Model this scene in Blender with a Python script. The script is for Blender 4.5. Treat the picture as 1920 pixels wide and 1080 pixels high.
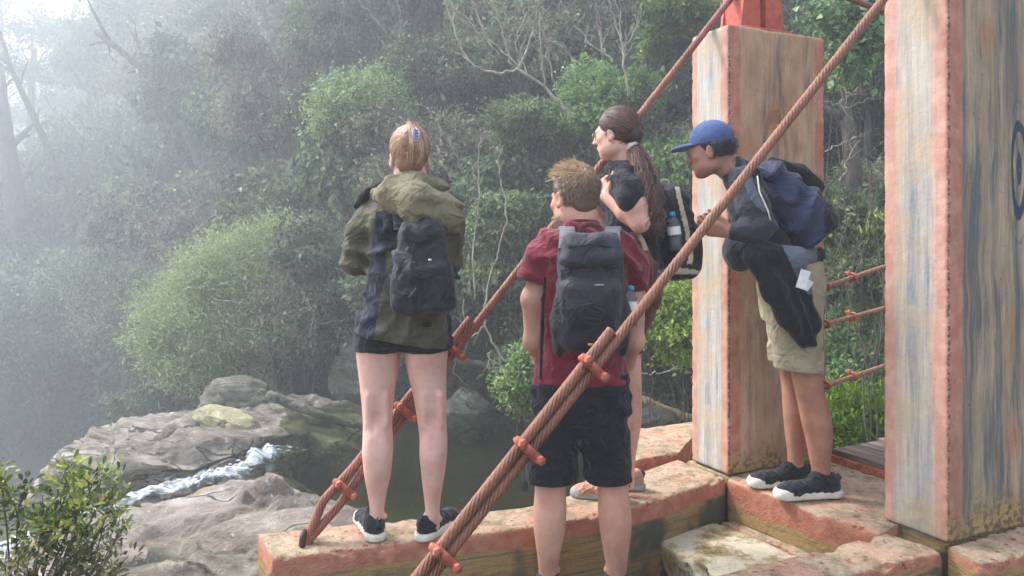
import bpy, math, random
import numpy as np
from mathutils import Vector, Matrix, noise as mnoise

for _o in list(bpy.data.objects):
    bpy.data.objects.remove(_o, do_unlink=True)
SC = bpy.context.scene
COL = SC.collection
R = math.radians

# ------------------------------------------------------------------ camera, sky, sun, exposure
FPX = 1450.0          # focal length in pixels of the 1920 px wide photograph
EYE = 1.2             # lens height above the top of the concrete beams
HOR = 450.0           # row of the horizon in the photograph
cam_data = bpy.data.cameras.new("camera")
cam = bpy.data.objects.new("camera", cam_data)
COL.objects.link(cam)
cam.location = (0, 0, EYE)
cam.rotation_euler = (R(90), 0, 0)
cam_data.sensor_width = 36.0
cam_data.lens = FPX / 1920.0 * 36.0
cam_data.shift_y = -(540.0 - HOR) / 1920.0
cam_data.clip_start = 0.05
cam_data.clip_end = 2000
SC.camera = cam

SUN_EL, SUN_AZ = 50.0, -66.0       # azimuth: degrees from +Y towards +X (negative = left)
world = bpy.data.worlds.new("World")
SC.world = world
world.use_nodes = True
wn, wl = world.node_tree.nodes, world.node_tree.links
bg = wn["Background"]
sky = wn.new("ShaderNodeTexSky")
sky.sky_type = 'NISHITA'
sky.sun_disc = False
sky.sun_elevation = R(SUN_EL)
sky.sun_rotation = R(SUN_AZ)
sky.dust_density = 3.0
sky.air_density = 1.0
hsv = wn.new("ShaderNodeHueSaturation")       # a thin overcast: the same sky with most of its blue gone
hsv.inputs["Saturation"].default_value = 0.55
hsv.inputs["Value"].default_value = 1.9
wl.new(sky.outputs[0], hsv.inputs["Color"])
wl.new(hsv.outputs[0], bg.inputs["Color"])
bg.inputs["Strength"].default_value = 0.15

sun_data = bpy.data.lights.new("sun", 'SUN')
sun_data.energy = 2.4
sun_data.angle = R(10)
sun_data.color = (1.0, 0.97, 0.94)
sun = bpy.data.objects.new("sun", sun_data)
COL.objects.link(sun)
_sd = Vector((math.sin(R(SUN_AZ)) * math.cos(R(SUN_EL)), math.cos(R(SUN_AZ)) * math.cos(R(SUN_EL)), math.sin(R(SUN_EL))))
sun.rotation_euler = _sd.to_track_quat('Z', 'Y').to_euler()

SC.view_settings.view_transform = 'Standard'
SC.view_settings.look = 'None'
SC.view_settings.gamma = 1.0
SC.view_settings.exposure = 0.88
SC.render.engine = 'CYCLES'
SC.cycles.volume_bounces = 1
SC.cycles.max_bounces = 8
SC.cycles.transparent_max_bounces = 16
SC.cycles.use_denoising = True

def W(px, py, d):
    """a point of the place: the direction of a photograph pixel taken to the real distance d"""
    return Vector(((px - 960.0) * d / FPX, d, EYE + (HOR - py) * d / FPX))

# ------------------------------------------------------------------ object helpers
def tag(o, label=None, cat=None, group=None, kind=None):
    if label: o['label'] = label
    if cat: o['category'] = cat
    if group: o['group'] = group
    if kind: o['kind'] = kind
    return o

def empty(name, loc, label=None, cat=None, group=None, rz=0.0):
    o = bpy.data.objects.new(name, None)
    o.empty_display_size = 0.1
    COL.objects.link(o)
    o.location = loc
    o.rotation_euler = (0, 0, rz)
    return tag(o, label, cat, group)

def np_mesh(name, V, F, mats=(), fm=None, smooth=True, attr=None):
    """V (n,3); F (m,k) array or list of arrays of faces"""
    me = bpy.data.meshes.new(name)
    V = np.asarray(V, np.float32)
    Fs = [np.asarray(f, np.int32) for f in (F if isinstance(F, list) else [F]) if len(f)]
    tot = sum(len(f) for f in Fs)
    loops = np.concatenate([f.ravel() for f in Fs]) if tot else np.zeros(0, np.int32)
    lt = np.concatenate([np.full(len(f), f.shape[1], np.int32) for f in Fs]) if tot else np.zeros(0, np.int32)
    ls = np.concatenate([[0], np.cumsum(lt)[:-1]]).astype(np.int32) if tot else lt
    me.vertices.add(len(V)); me.vertices.foreach_set("co", V.ravel())
    me.loops.add(len(loops)); me.loops.foreach_set("vertex_index", loops)
    me.polygons.add(tot); me.polygons.foreach_set("loop_start", ls)
    try: me.polygons.foreach_set("loop_total", lt)
    except Exception: pass
    for m in mats: me.materials.append(m)
    if fm is not None: me.polygons.foreach_set("material_index", np.asarray(fm, np.int32))
    me.polygons.foreach_set("use_smooth", np.full(tot, bool(smooth)))
    if attr is not None:
        for k, v in attr.items():
            a = me.attributes.new(k, 'FLOAT', 'POINT'); a.data.foreach_set("value", np.asarray(v, np.float32))
    me.update(calc_edges=True)
    me.validate()
    return me

def link(name, me, parent=None, loc=None, world_coords=True):
    """me is in world coordinates; re-based on the parent's location"""
    o = bpy.data.objects.new(name, me)
    COL.objects.link(o)
    if parent is not None:
        o.parent = parent
        if world_coords:
            # express the world-space mesh in the parent's frame
            m = Matrix.LocRotScale(parent.location, parent.rotation_euler, parent.scale).inverted()
            if parent.parent is not None:
                pp = parent.parent
                m = (Matrix.LocRotScale(pp.location, pp.rotation_euler, pp.scale) @ Matrix.LocRotScale(parent.location, parent.rotation_euler, parent.scale)).inverted()
            me.transform(m)
    elif loc is not None:
        if world_coords: me.transform(Matrix.Translation(-Vector(loc)))
        o.location = loc
    return o

class MB:
    """collects pieces that become one mesh"""
    def __init__(s): s.V = []; s.Q = []; s.T = []; s.n = 0; s.mq = []; s.mt = []; s.A = []
    def add(s, V, Q=None, T=None, m=0, a=0.0):
        V = np.asarray(V, np.float32).reshape(-1, 3)
        if Q is not None and len(Q): s.Q.append(np.asarray(Q, np.int32) + s.n); s.mq.append(np.full(len(Q), m))
        if T is not None and len(T): s.T.append(np.asarray(T, np.int32) + s.n); s.mt.append(np.full(len(T), m))
        s.V.append(V); s.n += len(V); s.A.append(np.broadcast_to(np.asarray(a, np.float32), (len(V),)))
    def box(s, c, half, rot=None, m=0):
        v = np.array([[x, y, z] for z in (-1, 1) for y in (-1, 1) for x in (-1, 1)], float) * np.array(half)
        if rot is not None: v = v @ np.array(rot).T
        s.add(v + np.array(c), Q=[[0, 2, 3, 1], [4, 5, 7, 6], [0, 1, 5, 4], [2, 6, 7, 3], [0, 4, 6, 2], [1, 3, 7, 5]], m=m)
    def tube(s, pts, rad, n=8, m=0, a=0.0, cap=True, flat=None):
        P = np.array([list(p) for p in pts], float); k = len(P)
        r = np.broadcast_to(np.asarray(rad, float), (k,))
        T = np.gradient(P, axis=0); T /= np.linalg.norm(T, axis=1)[:, None] + 1e-9
        up = np.array([0, 0, 1.0]) if abs(T[0][2]) < .9 else np.array([1.0, 0, 0])
        N = np.cross(T[0], up); N /= np.linalg.norm(N)
        Vs = []
        ang = np.arange(n) / n * 2 * np.pi
        for i in range(k):
            N = N - T[i] * np.dot(N, T[i]); N /= np.linalg.norm(N) + 1e-9
            B = np.cross(T[i], N)
            fl = 1.0 if flat is None else flat
            Vs.append(P[i] + r[i] * (np.cos(ang)[:, None] * N + fl * np.sin(ang)[:, None] * B))
        V = np.concatenate(Vs)
        i = np.arange(k - 1)[:, None]; j = np.arange(n)[None, :]; j2 = (j + 1) % n
        Q = np.stack([i * n + j, i * n + j2, (i + 1) * n + j2, (i + 1) * n + j], -1).reshape(-1, 4)
        Tr = []
        if cap:
            V = np.concatenate([V, P[:1] - T[:1] * r[0] * .3, P[-1:] + T[-1:] * r[-1] * .3])
            for q in range(n):
                Tr.append([k * n, (q + 1) % n, q]); Tr.append([k * n + 1, (k - 1) * n + q, (k - 1) * n + (q + 1) % n])
        s.add(V, Q=Q, T=Tr, m=m, a=a)
    def mesh(s, name, mats, smooth=True):
        V = np.concatenate(s.V); F = []; fm = []
        if s.Q: F.append(np.concatenate(s.Q)); fm.append(np.concatenate(s.mq))
        if s.T: F.append(np.concatenate(s.T)); fm.append(np.concatenate(s.mt))
        return np_mesh(name, V, F, mats, np.concatenate(fm), smooth, {'tint': np.concatenate(s.A)})
    def link(s, name, mats, parent=None, loc=None, smooth=True):
        return link(name, s.mesh(name, mats if isinstance(mats, (list, tuple)) else [mats], smooth), parent, loc)

# ------------------------------------------------------------------ numpy value noise
_rs = np.random.RandomState(7)
_tab = _rs.rand(4096).astype(np.float32)
def vnoise(x, y, z, s=0):
    xi = np.floor(x).astype(np.int64); yi = np.floor(y).astype(np.int64); zi = np.floor(z).astype(np.int64)
    fx = x - xi; fy = y - yi; fz = z - zi
    fx = fx * fx * (3 - 2 * fx); fy = fy * fy * (3 - 2 * fy); fz = fz * fz * (3 - 2 * fz)
    def h(a, b, c): return _tab[(a * 1619 + b * 31337 + c * 6971 + s * 1013) & 4095]
    def L(a, b, t): return a + (b - a) * t
    return L(L(L(h(xi, yi, zi), h(xi + 1, yi, zi), fx), L(h(xi, yi + 1, zi), h(xi + 1, yi + 1, zi), fx), fy),
             L(L(h(xi, yi, zi + 1), h(xi + 1, yi, zi + 1), fx), L(h(xi, yi + 1, zi + 1), h(xi + 1, yi + 1, zi + 1), fx), fy), fz) * 2 - 1
def fbm(x, y, z, o=4, s=0):
    v = 0; a = .5; f = 1.0
    for i in range(o):
        v = v + a * vnoise(x * f + i * 7.3, y * f + i * 3.1, z * f + i * 5.7, s + i); a *= .5; f *= 2.03
    return v

# ------------------------------------------------------------------ signed distance volumes -> smooth meshes
def rotm(yaw=0, pitch=0, roll=0):
    return np.array(Matrix.Rotation(yaw, 3, 'Z') @ Matrix.Rotation(pitch, 3, 'X') @ Matrix.Rotation(roll, 3, 'Y'))

class SDF:
    def __init__(s, lo, hi, h=.006):
        s.lo = np.array(lo, float); s.h = h
        s.n = np.ceil((np.array(hi, float) - s.lo) / h).astype(int) + 1
        s.f = np.full(tuple(s.n), .2, np.float32)
    def reg(s, lo, hi):
        a = np.clip(np.floor((np.array(lo) - s.lo) / s.h).astype(int), 0, s.n)
        b = np.clip(np.ceil((np.array(hi) - s.lo) / s.h).astype(int) + 1, 0, s.n)
        if np.any(b <= a): return None
        sl = tuple(slice(int(a[i]), int(b[i])) for i in range(3))
        ax = [(s.lo[i] + s.h * np.arange(a[i], b[i])).astype(np.float32) for i in range(3)]
        return sl, ax[0][:, None, None], ax[1][None, :, None], ax[2][None, None, :]
    def mix(s, sl, g, k, op):
        f = s.f[sl]
        if op == 'u':
            h = np.maximum(k - np.abs(f - g), 0) / k if k > 0 else 0
            s.f[sl] = np.minimum(f, g) - h * h * k * .25
        else:      # subtract
            g = -g
            h = np.maximum(k - np.abs(f - g), 0) / k if k > 0 else 0
            s.f[sl] = np.maximum(f, g) + h * h * k * .25
    def cone(s, a, b, ra, rb, k=.02, op='u'):
        a = np.array(list(a), float); b = np.array(list(b), float); m = max(ra, rb) + k + .03
        r = s.reg(np.minimum(a, b) - m, np.maximum(a, b) + m)
        if r is None: return
        sl, X, Y, Z = r
        d = b - a; L2 = max(float(d @ d), 1e-9)
        t = np.clip(((X - a[0]) * d[0] + (Y - a[1]) * d[1] + (Z - a[2]) * d[2]) / L2, 0, 1)
        g = np.sqrt((X - a[0] - t * d[0]) ** 2 + (Y - a[1] - t * d[1]) ** 2 + (Z - a[2] - t * d[2]) ** 2) - (ra + (rb - ra) * t)
        s.mix(sl, g, k, op)
    def chain(s, pts, rs, k=.02):
        for i in range(len(pts) - 1): s.cone(pts[i], pts[i + 1], rs[i], rs[i + 1], k)
    def ell(s, c, r, rot=None, k=.02, op='u'):
        c = np.array(list(c), float); r = np.array(r, float); m = r.max() + k + .03
        q = s.reg(c - m, c + m)
        if q is None: return
        sl, X, Y, Z = q
        X = X - c[0]; Y = Y - c[1]; Z = Z - c[2]
        if rot is not None:
            M = np.array(rot).T
            X, Y, Z = (M[0, 0] * X + M[0, 1] * Y + M[0, 2] * Z, M[1, 0] * X + M[1, 1] * Y + M[1, 2] * Z, M[2, 0] * X + M[2, 1] * Y + M[2, 2] * Z)
        k0 = np.sqrt((X / r[0]) ** 2 + (Y / r[1]) ** 2 + (Z / r[2]) ** 2)
        k1 = np.sqrt((X / r[0] ** 2) ** 2 + (Y / r[1] ** 2) ** 2 + (Z / r[2] ** 2) ** 2)
        s.mix(sl, (k0 * (k0 - 1) / (k1 + 1e-6)).astype(np.float32), k, op)
    def box(s, c, half, rad=.01, rot=None, k=.01, op='u', taper=0.0):
        c = np.array(list(c), float); half = np.array(half, float); m = float(np.linalg.norm(half)) + k + .03
        q = s.reg(c - m, c + m)
        if q is None: return
        sl, X, Y, Z = q
        X = X - c[0]; Y = Y - c[1]; Z = Z - c[2]
        if rot is not None:
            M = np.array(rot).T
            X, Y, Z = (M[0, 0] * X + M[0, 1] * Y + M[0, 2] * Z, M[1, 0] * X + M[1, 1] * Y + M[1, 2] * Z, M[2, 0] * X + M[2, 1] * Y + M[2, 2] * Z)
        tz = 1 - taper * np.clip(Z / half[2], -1, 1)
        dx = np.abs(X) - (half[0] * tz - rad); dy = np.abs(Y) - (half[1] * tz - rad); dz = np.abs(Z) - (half[2] - rad)
        g = np.sqrt(np.maximum(dx, 0) ** 2 + np.maximum(dy, 0) ** 2 + np.maximum(dz, 0) ** 2) + np.minimum(np.maximum(np.maximum(dx, dy), dz), 0) - rad
        s.mix(sl, g.astype(np.float32), k, op)
    def loft(s, nodes, k=.02, p=2.0, yaw=0.0, op='u', rz=.01):
        """nodes: (z, cx, cy, rx, ry): smooth upright loft of (super)ellipses"""
        N = np.array(sorted(nodes), float); zz = N[:, 0]
        m = max(N[:, 3].max(), N[:, 4].max()) + .05
        q = s.reg([N[:, 1].min() - m, N[:, 2].min() - m, zz[0] - .03], [N[:, 1].max() + m, N[:, 2].max() + m, zz[-1] + .03])
        if q is None: return
        sl, X, Y, Z = q
        z1 = Z.ravel(); fine = np.linspace(zz[0], zz[-1], 200)
        def sm(col):
            v = np.interp(fine, zz, N[:, col]); w = 9
            vp = np.concatenate([np.full(w, v[0]), v, np.full(w, v[-1])])
            v = np.convolve(vp, np.hanning(2 * w + 3)[1:-1] / np.hanning(2 * w + 3)[1:-1].sum(), 'valid')
            return np.interp(z1, fine, v)[None, None, :].astype(np.float32)
        cx, cy, rx, ry = sm(1), sm(2), sm(3), sm(4)
        dx = X - cx; dy = Y - cy
        if yaw: ca, sa = math.cos(yaw), math.sin(yaw); dx, dy = ca * dx + sa * dy, -sa * dx + ca * dy
        if p == 2.0: q0 = np.sqrt((dx / rx) ** 2 + (dy / ry) ** 2)
        else: q0 = (np.abs(dx / rx) ** p + np.abs(dy / ry) ** p) ** (1 / p)
        g = (q0 - 1) * np.minimum(rx, ry)
        ez = np.maximum(zz[0] - Z, Z - zz[-1]) + 0 * g
        g = np.maximum(g, ez)
        s.mix(sl, g.astype(np.float32), k, op)
    def cut(s, pt, nrm, k=.004):
        """remove everything on the side nrm points to"""
        sl, X, Y, Z = s.reg(s.lo, s.lo + s.h * s.n)
        n = np.array(list(nrm), float); n /= np.linalg.norm(n); pt = np.array(list(pt), float)
        g = ((X - pt[0]) * n[0] + (Y - pt[1]) * n[1] + (Z - pt[2]) * n[2]).astype(np.float32)
        h = np.maximum(k - np.abs(s.f - g), 0) / k
        s.f = np.maximum(s.f, g) + h * h * k * .25
    def disp(s, fn, band=.04):
        idx = np.argwhere(np.abs(s.f) < band)
        if not len(idx): return
        P = s.lo + idx * s.h
        s.f[idx[:, 0], idx[:, 1], idx[:, 2]] += fn(P[:, 0], P[:, 1], P[:, 2]).astype(np.float32)
    def shell(s, g_other, t): pass
    def surf(s):
        f = s.f
        f[0] = f[-1] = .05; f[:, 0] = f[:, -1] = .05; f[:, :, 0] = f[:, :, -1] = .05
        ins = f < 0
        c = np.zeros(tuple(s.n - 1), np.int8)
        offs = [(i, j, k) for i in (0, 1) for j in (0, 1) for k in (0, 1)]
        for (i, j, k) in offs:
            c += ins[i:i + c.shape[0], j:j + c.shape[1], k:k + c.shape[2]]
        act = (c > 0) & (c < 8)
        ids = np.argwhere(act)
        num = np.full(act.shape, -1, np.int32); num[act] = np.arange(len(ids))
        cv = np.stack([f[ids[:, 0] + i, ids[:, 1] + j, ids[:, 2] + k] for (i, j, k) in offs], 1)
        acc = np.zeros((len(ids), 3)); cnt = np.zeros(len(ids))
        oa = np.array(offs, float)
        for a in range(8):
            for b in range(a + 1, 8):
                if np.abs(oa[a] - oa[b]).sum() != 1: continue
                fa, fb = cv[:, a], cv[:, b]; m = (fa < 0) != (fb < 0)
                t = fa[m] / (fa[m] - fb[m])
                acc[m] += oa[a] + t[:, None] * (oa[b] - oa[a]); cnt[m] += 1
        V = s.lo + (ids + acc / cnt[:, None]) * s.h
        Q = []
        for ax in range(3):
            o1, o2 = [(1, 2), (2, 0), (0, 1)][ax]
            sa = [slice(None)] * 3; sb = [slice(None)] * 3
            sa[ax] = slice(0, -1); sb[ax] = slice(1, None)
            A = ins[tuple(sa)]; B = ins[tuple(sb)]
            e = np.argwhere(A != B)
            e = e[(e[:, o1] > 0) & (e[:, o2] > 0) & (e[:, o1] < s.n[o1] - 1) & (e[:, o2] < s.n[o2] - 1)]
            up = A[e[:, 0], e[:, 1], e[:, 2]]
            def g(d1, d2):
                q = e.copy(); q[:, o1] -= d1; q[:, o2] -= d2
                return num[q[:, 0], q[:, 1], q[:, 2]]
            q = np.stack([g(1, 1), g(0, 1), g(0, 0), g(1, 0)], 1)
            q[~up] = q[~up][:, ::-1]
            Q.append(q)
        Q = np.concatenate(Q); Q = Q[(Q >= 0).all(1)]
        return V, Q
    def link(s, name, mats, parent=None, loc=None, mfn=None, relax=1, islands=False):
        V, Q = s.surf()
        for _ in range(relax):
            acc = np.zeros_like(V); cnt = np.zeros(len(V))
            for a in range(4):
                i, j = Q[:, a], Q[:, (a + 1) % 4]
                for ax in range(3): acc[:, ax] += np.bincount(i, V[j, ax], len(V)) + np.bincount(j, V[i, ax], len(V))
                cnt += np.bincount(i, minlength=len(V)) + np.bincount(j, minlength=len(V))
            V = V * .5 + .5 * acc / np.maximum(cnt, 1)[:, None]
        if not isinstance(mats, (list, tuple)): mats = [mats]
        fm = None
        if mfn is not None:
            C = V[Q].mean(1); fm = mfn(C[:, 0], C[:, 1], C[:, 2])
        me = np_mesh(name, V, Q, mats, fm)
        return link(name, me, parent, loc)

def rdir(rs, n):
    v = rs.randn(n, 3); return v / np.linalg.norm(v, axis=1)[:, None]
# ------------------------------------------------------------------ materials
def new_mat(name):
    m = bpy.data.materials.new(name); m.use_nodes = True
    return m, m.node_tree.nodes, m.node_tree.links, m.node_tree.nodes["Principled BSDF"]

class NT:
    """tiny node-graph writer"""
    def __init__(s, name):
        s.m, s.n, s.l, s.p = new_mat(name)
    def coord(s, kind='Object'):
        c = s.n.new("ShaderNodeTexCoord"); return c.outputs[kind]
    def mapping(s, src, scale=(1, 1, 1), loc=(0, 0, 0), rot=(0, 0, 0)):
        mp = s.n.new("ShaderNodeMapping"); s.l.new(src, mp.inputs[0])
        mp.inputs['Scale'].default_value = scale; mp.inputs['Location'].default_value = loc; mp.inputs['Rotation'].default_value = rot
        return mp.outputs[0]
    def noise(s, src, scale=5, detail=4, rough=.55, dist=0.0):
        t = s.n.new("ShaderNodeTexNoise"); s.l.new(src, t.inputs['Vector'])
        t.inputs['Scale'].default_value = scale; t.inputs['Detail'].default_value = detail
        t.inputs['Roughness'].default_value = rough; t.inputs['Distortion'].default_value = dist
        return t.outputs['Fac']
    def noise_c(s, src, scale=5, detail=4):
        t = s.n.new('ShaderNodeTexNoise'); s.l.new(src, t.inputs['Vector']); t.inputs['Scale'].default_value = scale; t.inputs['Detail'].default_value = detail
        return t.outputs['Color']
    def voro(s, src, scale=5, feature='F1', out='Distance'):
        t = s.n.new("ShaderNodeTexVoronoi"); t.feature = feature; s.l.new(src, t.inputs['Vector']); t.inputs['Scale'].default_value = scale
        return t.outputs[out]
    def wave(s, src, scale=5, dist=2, detail=2, dirn='X'):
        t = s.n.new("ShaderNodeTexWave"); t.bands_direction = dirn; s.l.new(src, t.inputs['Vector'])
        t.inputs['Scale'].default_value = scale; t.inputs['Distortion'].default_value = dist; t.inputs['Detail'].default_value = detail
        return t.outputs['Fac']
    def math(s, op, a, b=None, c=None, clamp=False):
        t = s.n.new("ShaderNodeMath"); t.operation = op; t.use_clamp = clamp
        for i, v in enumerate((a, b, c)):
            if v is None: continue
            if isinstance(v, (int, float)): t.inputs[i].default_value = v
            else: s.l.new(v, t.inputs[i])
        return t.outputs[0]
    def sep(s, v):
        t = s.n.new("ShaderNodeSeparateXYZ"); s.l.new(v, t.inputs[0]); return t.outputs
    def comb(s, x, y, z):
        t = s.n.new("ShaderNodeCombineXYZ")
        for i, v in enumerate((x, y, z)):
            if isinstance(v, (int, float)): t.inputs[i].default_value = v
            else: s.l.new(v, t.inputs[i])
        return t.outputs[0]
    def ramp(s, fac, stops, interp='LINEAR'):
        t = s.n.new("ShaderNodeValToRGB"); s.l.new(fac, t.inputs[0]); cr = t.color_ramp; cr.interpolation = interp
        while len(cr.elements) < len(stops): cr.elements.new(.5)
        for e, (p, c) in zip(cr.elements, stops):
            e.position = p; e.color = (c[0], c[1], c[2], 1) if isinstance(c, (tuple, list)) else (c, c, c, 1)
        return t.outputs[0]
    def step(s, v, a, b):
        t = s.n.new("ShaderNodeMapRange"); t.interpolation_type = 'SMOOTHSTEP'; s.l.new(v, t.inputs[0])
        t.inputs[1].default_value = a; t.inputs[2].default_value = b
        return t.outputs[0]
    def mix(s, fac, a, b, mode='MIX'):
        t = s.n.new("ShaderNodeMix"); t.data_type = 'RGBA'; t.blend_type = mode; t.clamp_factor = True
        for i, v in ((0, fac), (6, a), (7, b)):
            if isinstance(v, (int, float)): t.inputs[i].default_value = v if i == 0 else (v, v, v, 1)
            elif isinstance(v, (tuple, list)): t.inputs[i].default_value = (v[0], v[1], v[2], 1)
            else: s.l.new(v, t.inputs[i])
        return t.outputs[2]
    def attr(s, name):
        t = s.n.new("ShaderNodeAttribute"); t.attribute_name = name; return t.outputs['Fac']
    def rnd(s):
        return s.n.new("ShaderNodeObjectInfo").outputs['Random']
    def bump(s, h, dist=.01, strength=1.0, nrm=None):
        b = s.n.new("ShaderNodeBump"); s.l.new(h, b.inputs['Height']); b.inputs['Distance'].default_value = dist; b.inputs['Strength'].default_value = strength
        if nrm is not None: s.l.new(nrm, b.inputs['Normal'])
        return b.outputs[0]
    def done(s, col=None, rough=None, nrm=None, **kw):
        if col is not None:
            if isinstance(col, (tuple, list)): s.p.inputs['Base Color'].default_value = (*col[:3], 1)
            else: s.l.new(col, s.p.inputs['Base Color'])
        if rough is not None:
            if isinstance(rough, (int, float)): s.p.inputs['Roughness'].default_value = rough
            else: s.l.new(rough, s.p.inputs['Roughness'])
        if nrm is not None: s.l.new(nrm, s.p.inputs['Normal'])
        for k, v in kw.items(): s.p.inputs[k.replace('_', ' ')].default_value = v
        return s.m

def sr(r, g, b):
    """an sRGB colour as linear"""
    f = lambda c: c / 12.92 if c <= .04045 else ((c + .055) / 1.055) ** 2.4
    return (f(r / 255), f(g / 255), f(b / 255))

def fabric(name, col, rough=.85, var=.25, weave=900, crease=14, sheen=.15, cdist=.012, ridge=.45):
    t = NT(name); c = t.coord()
    n1 = t.noise(c, 6, 4); n2 = t.noise(c, crease, 3, .5, 1.2); n3 = t.noise(c, weave, 1)
    colr = t.mix(t.step(n1, .3, .75), tuple(x * (1 - var) for x in col), tuple(min(1, x * (1 + var)) for x in col))
    colr = t.mix(t.math('MULTIPLY', n3, .35), colr, tuple(x * .55 for x in col))
    rg_ = t.math('SUBTRACT', 1.0, t.math('ABSOLUTE', t.math('SUBTRACT', t.math('MULTIPLY', t.noise(c, crease * .9, 3, .5, .8), 2.0), 1.0)))
    hh = t.math('ADD', n2, t.math('MULTIPLY', t.math('POWER', rg_, 4.0), ridge))
    b1 = t.bump(hh, cdist * 1.25, .8); b2 = t.bump(n3, .0012, .5, b1)
    return t.done(colr, rough, b2, Sheen_Weight=sheen, Sheen_Roughness=.5, Specular_IOR_Level=.25)

def painted_wood(name, hx, hy, top, seed=0.0, pale=0.0, knots=(), bw=.06, blue_lo=.53, tan=(182, 146, 112)):
    """concrete painted to look like timber: salmon borders along every edge, cream ground, blue black grain"""
    t = NT(name); c = t.coord(); x, y, z = t.sep(c)
    dx = t.math('SUBTRACT', hx, t.math('ABSOLUTE', x)); dy = t.math('SUBTRACT', hy, t.math('ABSOLUTE', y))
    edge = t.math('MAXIMUM', dx, dy)
    wob = t.noise(t.comb(x, y, t.math('MULTIPLY', z, .5)), 9, 3)
    edge = t.math('ADD', edge, t.math('MULTIPLY', t.math('SUBTRACT', wob, .5), .035))
    border = t.math('SUBTRACT', 1.0, t.step(edge, bw - .012, bw + .012))
    # grain: coordinate across a face bent around knots
    acr = t.math('ADD', t.math('ADD', x, y), seed)
    bend = t.noise(t.comb(t.math('MULTIPLY', acr, 1.5), seed, t.math('MULTIPLY', z, .9)), 2.2, 2)
    acr2 = t.math('ADD', acr, t.math('MULTIPLY', bend, .10))
    g1 = t.noise(t.comb(t.math('MULTIPLY', acr2, 6.5), seed, t.math('MULTIPLY', z, .5)), 1.5, 7, .68)
    g2 = t.noise(t.comb(t.math('MULTIPLY', acr2, 34), seed + 4, t.math('MULTIPLY', z, 1.1)), 1.3, 7, .72)
    g3 = t.noise(t.comb(acr, seed + 9, t.math('MULTIPLY', z, .6)), 4, 4, .6)
    cream = t.mix(t.step(g2, .3, .7), sr(*tan), sr(198, 174, 146))
    cream = t.mix(t.step(g3, .5, .72), cream, sr(178, 128, 92))
    if pale:
        cream = t.mix(pale, cream, t.mix(t.step(g2, .4, .6), sr(188, 192, 190), sr(222, 222, 214)))
    blue = t.mix(t.step(g2, .3, .7), sr(50, 56, 66), sr(104, 112, 120))
    if pale: blue = t.mix(pale * .75, blue, sr(128, 144, 160))
    col = t.mix(t.math('MULTIPLY', t.step(g1, blue_lo, blue_lo + .12), t.step(g2, .36, .56)), cream, blue)
    col = t.mix(t.math('MULTIPLY', t.step(g2, .55, .68), .4), col, sr(140, 118, 88))
    for (kx, ky, kz, ra, rz, dark) in knots:
        ex = t.math('DIVIDE', t.math('SUBTRACT', x, kx), ra); ey = t.math('DIVIDE', t.math('SUBTRACT', y, ky), ra if abs(ky) < 9 else 1.0)
        ez = t.math('DIVIDE', t.math('SUBTRACT', z, kz), rz)
        r2 = t.math('ADD', t.math('MULTIPLY', ex, ex), t.math('MULTIPLY', ez, ez))
        if ky > -9: r2 = t.math('ADD', r2, t.math('MULTIPLY', ey, ey))
        r = t.math('ADD', t.math('SQRT', r2), t.math('MULTIPLY', t.math('SUBTRACT', wob, .5), .35))
        rings = t.math('SINE', t.math('MULTIPLY', r, 13.0))
        km = t.math('MULTIPLY', t.math('SUBTRACT', 1.0, t.step(r, .85, 1.1)), t.step(rings, -.1, .5))
        col = t.mix(t.math('MULTIPLY', km, dark), col, sr(54, 62, 76))
    sal = t.mix(t.step(t.noise(c, 12, 5), .35, .7), sr(178, 116, 94), sr(198, 146, 126))
    sal = t.mix(t.math('MULTIPLY', t.step(g2, .62, .7), .5), sal, sr(150, 92, 76))
    if pale: sal = t.mix(pale * .5, sal, sr(222, 184, 170))
    col = t.mix(border, col, sal)
    # chips and pits
    corner = t.math('MAXIMUM', t.math('ABSOLUTE', t.math('SUBTRACT', dx, .002)), t.math('ABSOLUTE', t.math('SUBTRACT', dy, .002)))
    ch = t.math('MULTIPLY', t.step(t.noise(c, 62, 3, .6), .47, .54), t.math('SUBTRACT', 1.0, t.step(corner, .007, .014)))
    ch = t.math('MAXIMUM', ch, t.math('MULTIPLY', t.step(t.noise(c, 60, 4, .6), .64, .68), .8))
    col = t.mix(ch, col, sr(92, 66, 54))
    pit = t.math('MULTIPLY', t.step(t.noise(c, 120, 2), .71, .74), .8)
    col = t.mix(pit, col, sr(74, 66, 56))
    # dirt and bare mortar near the foot
    ft = t.math('SUBTRACT', 1.0, t.step(t.math('ADD', z, t.math('MULTIPLY', t.math('SUBTRACT', wob, .5), .25)), -top + .03, -top + .17))
    col = t.mix(t.math('MULTIPLY', ft, .85), col, t.mix(t.step(t.noise(c, 34, 4), .45, .58), sr(168, 138, 84), sr(92, 74, 48)))
    col = t.mix(t.math('MULTIPLY', t.step(t.noise(t.mapping(c, (1, 1, .45)), 4.5, 7, .7), .4, .66), .42), col, sr(112, 100, 82))
    gr = t.noise(c, 170, 4, .7); col = t.mix(t.math('MULTIPLY', t.step(gr, .58, .68), .4), col, sr(96, 84, 72))
    h = t.math('ADD', t.math('ADD', t.math('MULTIPLY', t.noise(c, 40, 6, .65), .6), t.math('MULTIPLY', g2, .4)), t.math('MULTIPLY', gr, .25))
    return t.done(col, .78, t.bump(h, .006, .8), Specular_IOR_Level=.3)

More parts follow.
